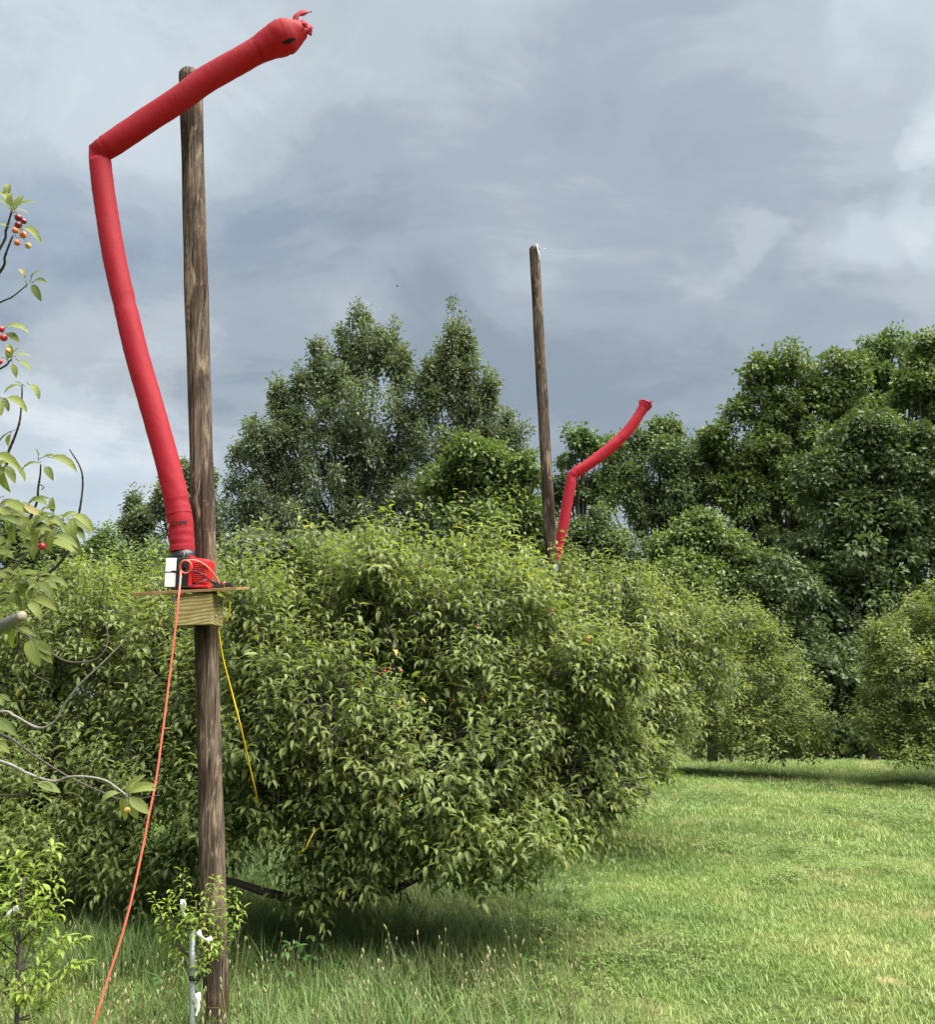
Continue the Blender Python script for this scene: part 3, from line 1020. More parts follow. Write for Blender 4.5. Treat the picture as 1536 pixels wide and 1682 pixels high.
def cherry_tree(name, label, base, lobes, nshoot, leafL, tpls, kind, seed, nparts=0, cell=18, group=None, vig=0.30,
                spacing=0.0235, fruit=(), trunk_r=0.07, slen=(0.22, 0.42), limb_from=0.42, mat=None, low=-0.75, sprouts=()):
    rng = np.random.default_rng(seed)
    mat = mat or M_CHERRY_LEAF
    base = np.array(base, float)
    root = empty(name, base, label, 'tree', group)
    main_lobes = lobes
    lobes = lumpy(lobes, rng)
    P, N, Fr = sample_lobes(lobes, nshoot, rng, low=low)
    up = np.array([0, 0, 1.0])
    topn = np.clip(N[:, 2:3], -1, 1)
    D = norm(N * 0.75 + up * np.where(topn > 0, 0.25 + 0.55 * topn, 0.12) + rng.normal(0, 0.30, P.shape))
    ln = rng.uniform(slen[0], slen[1], nshoot) * rng.choice([0.8, 1.0, 1.25], nshoot)
    v = (rng.uniform(0, 1, nshoot) < vig) & (N[:, 2] > 0.3) & (Fr > 0.85)
    D[v] = norm(D[v] * 0.35 + up + rng.normal(0, 0.12, (int(v.sum()), 3)))
    ln[v] *= rng.uniform(1.1, 1.9, int(v.sum()))
    P0 = P - D * (ln * np.where(v, rng.uniform(0.3, 0.7, nshoot), 0.75))[:, None]
    P0[:, 2] = np.maximum(P0[:, 2], gz(P0[:, 0], P0[:, 1]) + 0.22)
    if len(sprouts):
        tp_ = np.array([at(x, y, dd + rng.uniform(-0.15, 0.15)) for x, y, dd in sprouts])
        ls = rng.uniform(0.40, 0.62, len(tp_))
        ds = norm(np.array([0, 0, 1.0]) + rng.normal(0, 0.2, tp_.shape))
        P0, D, ln = np.concatenate([P0, tp_ - ds * ls[:, None]]), np.concatenate([D, ds]), np.concatenate([ln, ls])
    b, d, n, L, stems = grow_shoots(P0, D, ln, spacing, leafL, rng)
    ni = nshoot // 5
    Pi, Ni, _ = sample_lobes([(c_, r_ * 0.72) for c_, r_ in main_lobes], ni, rng, inner=0.5)
    Di = norm(Ni + rng.normal(0, 0.5, Pi.shape))
    bi, di, n_i, Li, _ = grow_shoots(Pi - Di * 0.2, Di, np.full(ni, 0.3), 0.03, leafL * 1.25, rng)
    b, d, n, L = np.concatenate([b, bi]), np.concatenate([d, di]), np.concatenate([n, n_i]), np.concatenate([L, Li])
    # nothing grows into the ground
    ok = b[:, 2] > gz(b[:, 0], b[:, 1]) + 0.16
    b, d, n, L = b[ok], d[ok], n[ok], L[ok]
    c = len(b)
    rnd = np.clip(rng.normal(0.45, 0.2, c) + 0.16 * np.sin(b[:, 0] * 5.1 + b[:, 2] * 3.7) * np.sin(b[:, 2] * 4.3 - b[:, 1] * 3.1), 0, 0.965)
    rnd = np.where(rng.uniform(0, 1, c) < 0.006, 1.0, rnd)
    var = rng.integers(0, len(tpls), c)
    W = rng.uniform(0.85, 1.15, c)
    sel = np.zeros(c, bool)
    if nparts:
        pick = pick_front_leaves(b, L, nparts, cell)
        sel[pick] = True
        for i in pick:
            sh = 7 if rnd[i] > 0.98 else int(rnd[i] * 7)
            place('leaf', single_leaf_mesh(kind, int(var[i]), sh, mat), root, leaf_matrix(b[i], d[i], n[i], L[i], W[i]))
    kz = ~sel
    cr = place('crown', leaves_mesh('crown', NORMAL if tpls is FINE else tpls, b[kz], d[kz], n[kz], L[kz], W[kz], rnd[kz], var[kz], mat), root)
    cr['kind'] = 'stuff'
    stems = stems[stems[:, :, 2].min(1) > gz(stems[:, 0, 0], stems[:, 0, 1]) + 0.8]
    place('shoots', stems_mesh('shoots', stems, 0.0035, 0.0014, M_TWIG), root)['kind'] = 'stuff'
    # trunk and limbs
    tr = MB()
    fork = base + np.array([rng.normal(0, 0.04), rng.normal(0, 0.04), limb_from])
    tr.tube(spline([base - [0, 0, 0.1], base + [0.01, 0, limb_from * 0.5], fork], 6), [trunk_r * 1.35, trunk_r * 1.1, trunk_r, trunk_r, trunk_r * 0.95, trunk_r * 0.9], 10)
    place('trunk', tr.mesh('trunk', M_BARK), root)
    owner = np.argmin(np.stack([np.sum(((P0 - c_) / r_) ** 2, 1) for c_, r_ in main_lobes]), 0)
    for li, (c_, r_) in enumerate(main_lobes):
        lb = MB()
        midp = (fork + c_) / 2 + np.array([0, 0, -0.12 * r_[2]]) + rng.normal(0, 0.05, 3)
        line = spline([fork - [0, 0, 0.06], midp, c_, c_ + np.array([rng.normal(0, 0.1), rng.normal(0, 0.1), 0.45 * r_[2]])], 12)
        lb.tube(line, np.linspace(trunk_r * 0.62, trunk_r * 0.12, 12), 7)
        mine = np.where(owner == li)[0]
        rng.shuffle(mine)
        for i in mine[:max(4, len(mine) // 9)]:
            if P0[i][2] < base[2] + 0.75:
                continue
            k_ = np.argmin(np.linalg.norm(line[3:] - P0[i], axis=1)) + 3
            s0 = line[max(2, k_ - 2)]
            m_ = (s0 + P0[i]) / 2 + rng.normal(0, 0.03, 3) + np.array([0, 0, 0.03])
            lb.tube(spline([s0, m_, P0[i], P0[i] + D[i] * ln[i] * 0.3], 6), np.linspace(trunk_r * 0.14, 0.0035, 6), 5, False)
        place('limb', lb.mesh('limb', M_BARK), root)
    # fruit at places where the photograph shows it
    pr = project(b)
    for fx, fy, colr in fruit:
        near = np.where((np.abs(pr[:, 0] - fx) < 12) & (np.abs(pr[:, 1] - fy) < 12))[0]
        if len(near):
            tmin = pr[near, 2].min()
            dirv = norm(RIGHT * ((fx - CX) / F) + UPV * ((CY - fy) / F) + FWD)
            p = EYE + dirv * ((tmin - 0.05) / (dirv @ FWD))
            add_fruit(root, p, 0.0085, colr, p + np.array([0.0, 0.03, 0.035]))
    return root


G_ROW = 'cherry trees of the orchard rows'
# the large tree behind the near pole
lobesA = [lobe(590, 1030, 6.4, 165, 150, 0.85), lobe(790, 1060, 6.5, 190, 165, 0.9), lobe(455, 1110, 6.1, 105, 190, 0.7),
          lobe(920, 1140, 6.4, 145, 150, 0.8), lobe(680, 1250, 5.9, 265, 180, 0.85), lobe(965, 1250, 6.2, 85, 85, 0.5),
          lobe(450, 1310, 5.9, 120, 140, 0.6), lobe(800, 1380, 5.7, 150, 85, 0.5), lobe(600, 1400, 5.8, 170, 70, 0.5), lobe(950, 1315, 6.0, 70, 60, 0.4)]
tree_a = cherry_tree('cherry_tree', 'broad leafy cherry tree filling the middle, right behind the near pole', ground_at(560, 1480),
            lobesA, 3400, 0.076, FINE, 'fine', 11, 300, 20, G_ROW,
            fruit=[(632, 1102, 'red'), (641, 1099, 'red'), (659, 1102, 'red'), (785, 1027, 'red'), (792, 1145, 'dark'), (655, 1159, 'dark'),
                   (965, 1052, 'red'), (967, 1048, 'orange'), (908, 1003, 'red'), (745, 1150, 'dark'), (628, 1106, 'dark')], low=-0.6,
            sprouts=[(x, y, 6.2) for x, y in ((425, 905), (445, 880), (480, 872), (500, 885), (535, 842), (545, 855), (585, 862), (592, 848), (640, 838), (655, 846), (668, 850), (690, 838), (720, 862), (745, 872), (765, 858), (795, 878),
                                              (820, 900), (850, 905), (880, 915), (905, 920), (615, 870), (560, 880), (700, 870), (1000, 950), (960, 935))])
low_limb = MB()
low_limb.tube(spline([ground_at(575, 1484) + [0, 0, 0.25], at(610, 1466, 6.1), at(560, 1470, 5.95), at(500, 1478, 5.85), at(440, 1466, 5.75), at(390, 1450, 5.7), at(330, 1436, 5.7)], 30), np.linspace(0.045, 0.016, 30), 8)
low_limb.tube(spline([at(600, 1466, 6.05), at(640, 1462, 5.85), at(690, 1440, 5.7), at(740, 1400, 5.6)], 16), np.linspace(0.032, 0.010, 16), 7)
place('limb', low_limb.mesh('limb', M_BARK), tree_a)
# left of it
lobesB = [lobe(90, 1130, 7.4, 180, 150, 0.9), lobe(270, 1110, 7.2, 140, 150, 0.8), lobe(60, 1300, 6.8, 190, 140, 0.8), lobe(260, 1300, 6.7, 150, 130, 0.7),
          lobe(330, 1150, 6.7, 85, 140, 0.55), lobe(130, 1410, 6.6, 150, 60, 0.5), lobe(310, 1400, 6.4, 90, 60, 0.4)]
cherry_tree('cherry_tree', 'leafy cherry tree at the left behind the near pole and coral cord', ground_at(95, 1445),
            lobesB, 2300, 0.075, FINE, 'fine', 12, 300, 18, G_ROW, low=-0.6)
# behind, to the right: hides the foot of the far pole
lobesC = [lobe(1010, 1060, 9.6, 170, 110, 1.0), lobe(1130, 1070, 9.8, 95, 105, 0.8), lobe(900, 1060, 9.7, 130, 110, 0.9),
          lobe(1060, 1160, 9.2, 105, 90, 0.7), lobe(930, 1010, 9.4, 60, 90, 0.4), lobe(1040, 1225, 9.0, 80, 60, 0.5)]
cherry_tree('cherry_tree', 'pale green cherry tree in front of the foot of the far pole', ground_at(1010, 1352),
            lobesC, 1900, 0.075, MIDL, 'mid', 13, 300, 14, G_ROW,
            sprouts=[(x, y, 9.5) for x, y in ((928, 868), (934, 880), (940, 895), (925, 905), (945, 912), (1000, 928), (1012, 938), (1060, 950), (1090, 955), (1120, 958), (1140, 955), (1172, 968), (1188, 970), (1196, 978), (870, 915), (850, 925), (975, 935), (1040, 948))])
# farther down the row
lobesD = [lobe(1205, 1110, 17.5, 95, 110, 1.3), lobe(1270, 1140, 17.5, 70, 85, 1.1), lobe(1160, 1130, 17.2, 90, 100, 1.1), lobe(1310, 1205, 17.0, 60, 42, 0.9),
          lobe(1240, 1050, 17.5, 40, 45, 0.6), lobe(1240, 1215, 16.6, 90, 42, 0.8), lobe(1165, 1210, 17.2, 60, 40, 0.6), lobe(1300, 1225, 16.8, 70, 30, 0.6)]
cherry_tree('cherry_tree', 'rounded cherry tree with low dark stems at the far end of the left row', ground_at(1200, 1243),
            lobesD, 2300, 0.095, COARSE, 'coarse', 14, 0, 10, G_ROW, trunk_r=0.045, limb_from=0.25, vig=0.22, spacing=0.034)
lobesE = [lobe(1520, 1120, 15.8, 95, 110, 1.2), lobe(1480, 1150, 15.8, 70, 85, 0.9), lobe(1590, 1080, 15.8, 80, 130, 1.1), lobe(1550, 1030, 15.9, 50, 70, 0.7),
          lobe(1450, 1050, 15.9, 32, 35, 0.5), lobe(1500, 1210, 15.4, 90, 48, 0.8), lobe(1560, 1215, 15.4, 70, 45, 0.8)]
cherry_tree('cherry_tree', 'cherry tree cut by the right edge, beside the mown lane', ground_at(1560, 1256),
            lobesE, 2200, 0.095, COARSE, 'coarse', 15, 0, 10, G_ROW, sprouts=[(x, y, 15.7) for x, y in ((1440, 1010), (1452, 1015), (1525, 955), (1532, 965), (1515, 972), (1500, 985), (1430, 1030), (1410, 1150), (1540, 950))], vig=0.22, spacing=0.034)
lobesG = [lobe(220, 1000, 12.5, 160, 62, 1.2), lobe(40, 1010, 12.5, 130, 60, 1.2), lobe(330, 1010, 12.0, 80, 70, 1.0), lobe(160, 1080, 12.0, 220, 80, 1.1)]
cherry_tree('cherry_tree', 'low cherry tree farther back at the left, level with the pole shelf', ground_at(180, 1310),
            lobesG, 1800, 0.085, COARSE, 'coarse', 16, 0, 10, G_ROW, vig=0.22)
lobesH = [lobe(430, 1010, 9.4, 110, 80, 0.9), lobe(380, 1060, 9.2, 90, 90, 0.8)]
cherry_tree('cherry_tree', 'cherry tree showing just right of the pole shelf, behind the large tree', ground_at(430, 1360),
            lobesH, 900, 0.08, MIDL, 'mid', 17, 0, 10, G_ROW, vig=0.22)


# ------------------------------------------------------------------ the wood behind
def wood_leaf(name, dark, light, trans=0.2, under=(0.15, 0.19, 0.11), rough=0.55):
    return leaf_mat(name, tuple(v * c_ for v, c_ in zip(dark, (1.35, 1.35, 1.2))), tuple(v * c_ for v, c_ in zip(light, (1.55, 1.6, 1.35))), None, under, trans, rough, 0.22)


M_POPLAR = wood_leaf('poplar_leaf', (0.050, 0.068, 0.044), (0.104, 0.122, 0.084), under=(0.24, 0.28, 0.22))
M_MAPLE = wood_leaf('maple_leaf', (0.032, 0.052, 0.024), (0.064, 0.088, 0.044))
M_BRIGHT = wood_leaf('bright_tree_leaf', (0.050, 0.078, 0.026), (0.092, 0.122, 0.046))
M_OAK = wood_leaf('oak_leaf', (0.042, 0.068, 0.022), (0.092, 0.120, 0.046))
M_AIRY = wood_leaf('airy_tree_leaf', (0.042, 0.075, 0.032), (0.085, 0.120, 0.055))
M_SILVER = wood_leaf('silvery_tree_leaf', (0.046, 0.074, 0.034), (0.100, 0.130, 0.068), under=(0.26, 0.30, 0.23))


def wood_tree(name, label, depth, lobes_px, nleaf, leafL, mat, seed, spire=0.0, airy=0.0, clump=0.55, trunk_px=None, group='trees of the wood behind the orchard', thick=0.85):
    """A tall tree: leaves in sprays, sprays in clumps, clumps spread through the crown's ellipsoids."""
    rng = np.random.default_rng(seed)
    L3 = []
    for (px, py, rx, ry) in lobes_px:
        off = rng.uniform(-0.5, 0.5)
        c = at(px, py, depth + off)
        t = np.linalg.norm(c - EYE)
        r = np.array([rx * t / F, max(rx, min(ry, rx * 1.4)) * t / F * thick, ry * t / F])
        L3.append((c, r))
    allc = np.array([c for c, _ in L3])
    # the crown is broken into many boughs (upright plumes on poplars, flattened sprays on the others) inside the outline
    big = np.array([r[0] * r[2] for _, r in L3])
    nb = int(np.clip(big.sum() * (9.0 if spire > 0.3 else 7.0), 60, 800))
    sub = [(c, r * 0.84, 0.0) for c, r in L3]
    pick = rng.choice(len(L3), p=big / big.sum(), size=nb)
    for i_ in pick:
        c, r = L3[i_]
        u_ = norm(rng.normal(0, 1, 3) + np.array([0, -0.25, 0.15]))
        small = min(1.0, r[0] / 0.9)
        if spire > 0.3:
            rr_ = np.array([rng.uniform(0.18, 0.36), rng.uniform(0.2, 0.4), rng.uniform(0.45, 1.0)]) * (0.45 + 0.55 * small)
        else:
            k4 = rng.uniform(0.3, 0.8)
            rr_ = np.array([k4 * rng.uniform(0.8, 1.3), k4, k4 * rng.uniform(0.45, 0.8) * (1 + spire)]) * (0.4 + 0.6 * small)
        pos = c + u_ * np.maximum(r - rr_ * 0.6, r * 0.3) * rng.uniform(0.55, 1.12)
        sub.append((pos, rr_, 2.2))
    for i_ in (rng.choice(len(L3), p=big / big.sum(), size=60) if spire > 0.4 else []):
        c, r = L3[i_]
        u_ = norm(rng.normal(0, 1, 3) * np.array([1.2, 0.8, 0.5]) + np.array([0, 0, 1.0]))
        ht = rng.uniform(0.45, 0.95)
        sub.append((c + u_ * r * 0.86 + np.array([0, 0, ht * 0.05]), np.array([0.10, 0.12, ht]), 9.0))
    for c, r in L3:
        if r[0] < 0.4:
            sub.append((c, r, 2.0))
    L3 = sub
    if trunk_px is None:
        trunk_px = float(np.average([l[0] for l in lobes_px], weights=[l[2] * l[3] for l in lobes_px]))
    bx = at(trunk_px, 1130, depth)
    base = np.array([bx[0], depth, float(gz(bx[0], depth))])
    root = empty(name, base, label, 'tree', group)
    w_ = np.array([(r[0] * r[2] + r[1] * r[2]) * k3 for _, r, k3 in L3])
    fill = np.array([(r[0] * r[2] + r[1] * r[2]) * (k3 == 0) for _, r, k3 in L3])
    w_ = 0.62 * w_ / w_.sum() + 0.38 * fill / fill.sum()
    w_ = w_ / w_.sum()
    nleaf = int(nleaf * 1.22)
    leafL = leafL * 0.86
    per_spray, per_clump = 8, 14
    nclump = max(20, nleaf // (per_spray * per_clump))
    k_ = rng.choice(len(L3), p=w_, size=nclump)
    u = norm(rng.normal(0, 1, (nclump, 3)))
    f = np.where(rng.uniform(0, 1, nclump) < 0.62, rng.uniform(0.78, 1.0, nclump), rng.uniform(0.15, 0.8, nclump))
    rag = rng.uniform(0, 1, nclump) < 0.12
    f = np.where(rag, rng.uniform(1.0, 1.3, nclump), f)
    C = np.array([L3[i][0] for i in k_])
    R = np.array([L3[i][1] for i in k_])
    cl_r = np.minimum(clump * rng.uniform(0.5, 1.2, nclump), (0.05 if spire > 0.3 else 0.16) + 0.8 * R.min(1))
    cl_r = np.where(rag, cl_r * 0.5, cl_r)
    cc = C + u * np.maximum(R - cl_r[:, None] * 0.6, R * 0.35) * f[:, None]
    # sprays
    su = norm(rng.normal(0, 1, (nclump, per_clump, 3)))
    su[..., 2] += 0.25
    sr = cl_r[:, None] * rng.uniform(0.35, 1.0, (nclump, per_clump)) ** 0.6
    squash = np.array([1.0, 1.0, 0.7 + 1.5 * spire])
    sp = cc[:, None, :] + su * sr[..., None] * squash * (1 if spire == 0 else np.array([0.7, 0.7, 1.0]))
    # leaves
    lu = rng.normal(0, 1, (nclump, per_clump, per_spray, 3))
    lp = sp[:, :, None, :] + lu * (0.07 + 0.08 * clump) * np.array([1, 1, 0.7 + spire])
    outw = norm(lp - cc[:, None, None, :])
    d = norm(lu * 0.8 + outw * 0.7 + np.array([0, 0, -0.35]) + rng.normal(0, 0.4, lp.shape))
    n = np.array([0, 0, 0.9]) + outw * 0.5 + rng.normal(0, 0.45, lp.shape)
    d = d.reshape(-1, 3)
    n = n.reshape(-1, 3)
    n = norm(n - d * np.sum(n * d, 1, keepdims=True))
    lp = lp.reshape(-1, 3)
    ok = lp[:, 2] > gz(lp[:, 0], lp[:, 1]) + 0.05
    if airy:
        keepc = rng.uniform(0, 1, nclump) > airy
        ok &= np.repeat(keepc, per_clump * per_spray)
    c = len(lp)
    tone = np.repeat(rng.normal(0, 0.13, nclump), per_clump * per_spray)
    rnd = np.clip(rng.normal(0.42, 0.2, c) + tone, 0, 0.96)
    L = leafL * rng.uniform(0.65, 1.2, c) * np.repeat(np.where(f < 0.8, 1.35, 1.0), per_clump * per_spray)
    W = rng.uniform(0.9, 1.5, c)
    var = rng.integers(0, 2, c)
    # two-triangle folded leaves
    tp = [(np.array([(0, 0, 0), (0.45, 0.27, 0.10), (1, 0, -0.12), (0.45, -0.27, 0.10)]), np.array([(0, 2, 1), (0, 3, 2)])),
          (np.array([(0, 0, 0), (0.5, 0.24, 0.05), (0.95, 0, -0.25), (0.5, -0.24, 0.05)]), np.array([(0, 2, 1), (0, 3, 2)]))]
    cr = place('crown', leaves_mesh('crown', tp, lp[ok], d[ok], n[ok], L[ok], W[ok], rnd[ok], var[ok], mat), root)
    cr['kind'] = 'stuff'
    top = allc[np.argmax(allc[:, 2])]
    hgt = top[2] - base[2]
    tr0 = 0.016 * hgt + 0.05
    tb = MB()
    line = spline([base - [0, 0, 0.3], base + [0.1, 0, hgt * 0.35], (base + top) / 2 + [0, 0, hgt * 0.1], top], 14)
    tb.tube(line, np.linspace(tr0, 0.03, 14), 8)
    place('trunk', tb.mesh('trunk', M_TREE_BARK), root)
    lm = MB()
    for i in rng.permutation(nclump)[:min(nclump, 60)]:
        tgt = cc[i]
        zt = base[2] + max(0.12 * hgt, (tgt[2] - base[2]) * 0.62)
        s0 = line[np.argmin(np.abs(line[:, 2] - zt))]
        m_ = s0 * 0.45 + tgt * 0.55 + np.array([0, 0, -0.12 * np.linalg.norm(tgt - s0)])
        lm.tube(spline([s0, m_, tgt], 6), np.linspace(0.03 + 0.004 * hgt, 0.012, 6), 5, False)
    place('limbs', lm.mesh('limbs', M_TREE_BARK), root)['kind'] = 'stuff'
    return root


wood_tree('poplar_tree', 'tall silvery poplar with upright tips, largest tree behind the middle of the orchard', 34,
          [(600, 548, 9, 38), (582, 566, 8, 34), (622, 560, 8, 32), (646, 586, 9, 34), (553, 604, 9, 32), (520, 606, 9, 34), (490, 636, 9, 30), (664, 604, 8, 30), (540, 585, 7, 22), (460, 660, 9, 24), (600, 575, 30, 62), (575, 590, 26, 58), (628, 590, 30, 55), (660, 620, 26, 55), (540, 640, 34, 60), (500, 655, 26, 58), (600, 690, 90, 80),
           (470, 680, 34, 45), (440, 740, 48, 50), (400, 745, 18, 22), (540, 770, 120, 80), (640, 770, 80, 90), (430, 830, 75, 70), (560, 880, 140, 80), (395, 880, 50, 60), (470, 960, 120, 60), (640, 960, 110, 60)],
          70000, 0.16, M_POPLAR, 31, spire=0.5, clump=0.5)
wood_tree('poplar_tree', 'poplar with a thin pointed double tip, right of the tallest poplar', 33,
          [(745, 552, 8, 32), (766, 566, 8, 28), (726, 596, 8, 26), (702, 612, 8, 28), (800, 626, 8, 24), (786, 648, 8, 26), (745, 570, 12, 48), (763, 585, 13, 40), (720, 610, 20, 38), (752, 630, 36, 45), (800, 645, 18, 32), (775, 680, 44, 45), (700, 660, 30, 60), (790, 720, 60, 50), (840, 735, 36, 36),
           (740, 750, 70, 70), (720, 850, 80, 80), (760, 940, 90, 60)],
          36000, 0.155, M_POPLAR, 32, spire=0.5, clump=0.5)
wood_tree('broadleaf_tree', 'mid green rounded tree in front of the poplars, left of the far pole', 29,
          [(790, 775, 75, 60), (840, 800, 50, 60), (740, 810, 55, 55), (800, 860, 95, 70), (860, 870, 50, 70), (830, 940, 90, 60)],
          26000, 0.19, M_BRIGHT, 33, clump=0.6)
wood_tree('airy_tree', 'thin open crowned tree with sky showing through, behind the bent far tube', 44,
          [(955, 730, 38, 28), (925, 760, 22, 30), (985, 750, 30, 36), (945, 800, 40, 40), (985, 820, 40, 50), (900, 820, 24, 40)],
          9000, 0.24, M_AIRY, 34, airy=0.25, clump=0.6)
wood_tree('silvery_tree', 'silvery tree with spiky tips right of the bent far tube', 37,
          [(1082, 710, 12, 28), (1108, 712, 12, 28), (1050, 735, 26, 36), (1145, 725, 16, 26), (1168, 735, 18, 26), (1090, 765, 50, 45), (1140, 785, 45, 50), (1030, 800, 45, 60),
           (1090, 840, 80, 60), (1180, 770, 34, 50), (1010, 760, 26, 40)],
          28000, 0.19, M_SILVER, 35, spire=0.35, clump=0.55)
wood_tree('oak_tree', 'big oak with a knobbly olive crown standing right of the silvery tree', 36,
          [(1300, 605, 34, 34), (1250, 625, 34, 36), (1340, 625, 26, 40), (1215, 680, 36, 34), (1290, 680, 66, 50), (1365, 670, 40, 50), (1240, 750, 60, 55), (1330, 750, 70, 60),
           (1210, 810, 45, 50), (1290, 840, 90, 70), (1390, 610, 34, 40), (1385, 740, 50, 50), (1180, 730, 30, 40), (1230, 900, 60, 60)],
          42000, 0.20, M_OAK, 36, clump=0.7)
wood_tree('oak_tree', 'grey green thin topped oak rising behind the others at the right', 41,
          [(1440, 580, 34, 26), (1480, 565, 36, 24), (1400, 610, 30, 30), (1455, 630, 50, 40), (1510, 610, 40, 50), (1420, 690, 60, 50)],
          18000, 0.21, M_AIRY, 37, airy=0.12, clump=0.65)
wood_tree('maple_tree', 'bright green maple cut by the top of the right edge', 33,
          [(1530, 600, 34, 44), (1560, 640, 60, 70), (1500, 650, 36, 40), (1540, 730, 60, 60)],
          18000, 0.20, M_BRIGHT, 38, clump=0.65)
wood_tree('maple_tree', 'dark dense maple with foliage down to the grass at the right', 27,
          [(1430, 740, 80, 60), (1360, 800, 70, 60), (1500, 790, 70, 70), (1400, 880, 100, 80), (1500, 900, 80, 90), (1330, 930, 70, 70), (1420, 1000, 110, 80), (1510, 1030, 60, 80),
           (1350, 1060, 70, 70), (1420, 1110, 80, 90), (1400, 1190, 60, 60)],
          60000, 0.185, M_MAPLE, 39, clump=0.6)
wood_tree('understory_tree', 'yellow green young tree at the foot of the wood, right of the bent far tube', 25,
          [(1150, 880, 55, 48), (1110, 910, 45, 40), (1190, 915, 50, 45), (1130, 960, 80, 50), (1220, 980, 60, 60)],
          18000, 0.15, M_BRIGHT, 40, clump=0.45)
wood_tree('understory_tree', 'dull green small tree right behind the foot of the bent far tube', 26,
          [(985, 880, 50, 45), (945, 900, 40, 40), (1030, 910, 50, 45), (990, 950, 80, 45)],
          14000, 0.15, M_MAPLE, 41, clump=0.45)
wood_tree('understory_tree', 'dark small tree between the yellow green tree and the maple', 24.5,
          [(1255, 960, 55, 60), (1300, 1010, 60, 60), (1240, 1040, 60, 60), (1320, 1090, 60, 80), (1290, 1160, 80, 70), (1370, 1170, 60, 70)],
          22000, 0.16, M_MAPLE, 42, clump=0.5)
wood_tree('understory_tree', 'shadowy small tree closing the end of the mown lane', 24,
          [(1400, 1120, 70, 80), (1450, 1180, 60, 60), (1380, 1200, 50, 45), (1510, 1150, 60, 90)],
          16000, 0.15, M_MAPLE, 47, clump=0.45)
wood_tree('understory_tree', 'dark shrubby tree under the tallest poplar, just above the large cherry tree', 27,
          [(430, 925, 75, 60), (530, 925, 90, 60), (640, 930, 80, 60), (480, 960, 110, 60), (420, 1020, 90, 70), (600, 980, 110, 70), (520, 1060, 130, 70), (640, 1070, 120, 70)],
          14000, 0.22, M_POPLAR, 48, clump=0.6)
wood_tree('understory_tree', 'dark shrubby tree left of the far pole foot, low behind the cherry trees', 26.5,
          [(740, 990, 90, 60), (850, 1000, 90, 60), (780, 1070, 120, 70), (900, 1080, 100, 70)],
          9000, 0.24, M_MAPLE, 49, clump=0.6)
wood_tree('small_tree', 'small pointed tree standing alone at the left of the near pole', 38,
          [(222, 835, 10, 26), (236, 860, 18, 26), (212, 880, 20, 24), (230, 905, 34, 30)],
          6000, 0.19, M_POPLAR, 43, spire=0.3, clump=0.4)
wood_tree('small_tree', 'tree half hidden behind the near pole and red tube', 36,
          [(270, 830, 24, 44), (300, 800, 26, 50), (338, 800, 13, 34), (310, 870, 50, 50), (345, 880, 30, 60)],
          12000, 0.18, M_POPLAR, 44, spire=0.2, clump=0.45)
wood_tree('hedge_tree', 'low light green hedge tree at the left below the clouds', 30,
          [(175, 900, 20, 40), (150, 925, 40, 30), (205, 925, 45, 30), (270, 930, 50, 36), (190, 960, 120, 34), (330, 940, 40, 36)],
          15000, 0.16, M_SILVER, 45, spire=0.2, clump=0.4)
wood_tree('hedge_tree', 'dark hedge tree behind the near cherry branches at the left edge', 29,
          [(95, 905, 36, 42), (50, 900, 40, 50), (10, 890, 40, 60), (70, 950, 80, 34), (-60, 900, 60, 60)],
          14000, 0.16, M_MAPLE, 46, clump=0.45)


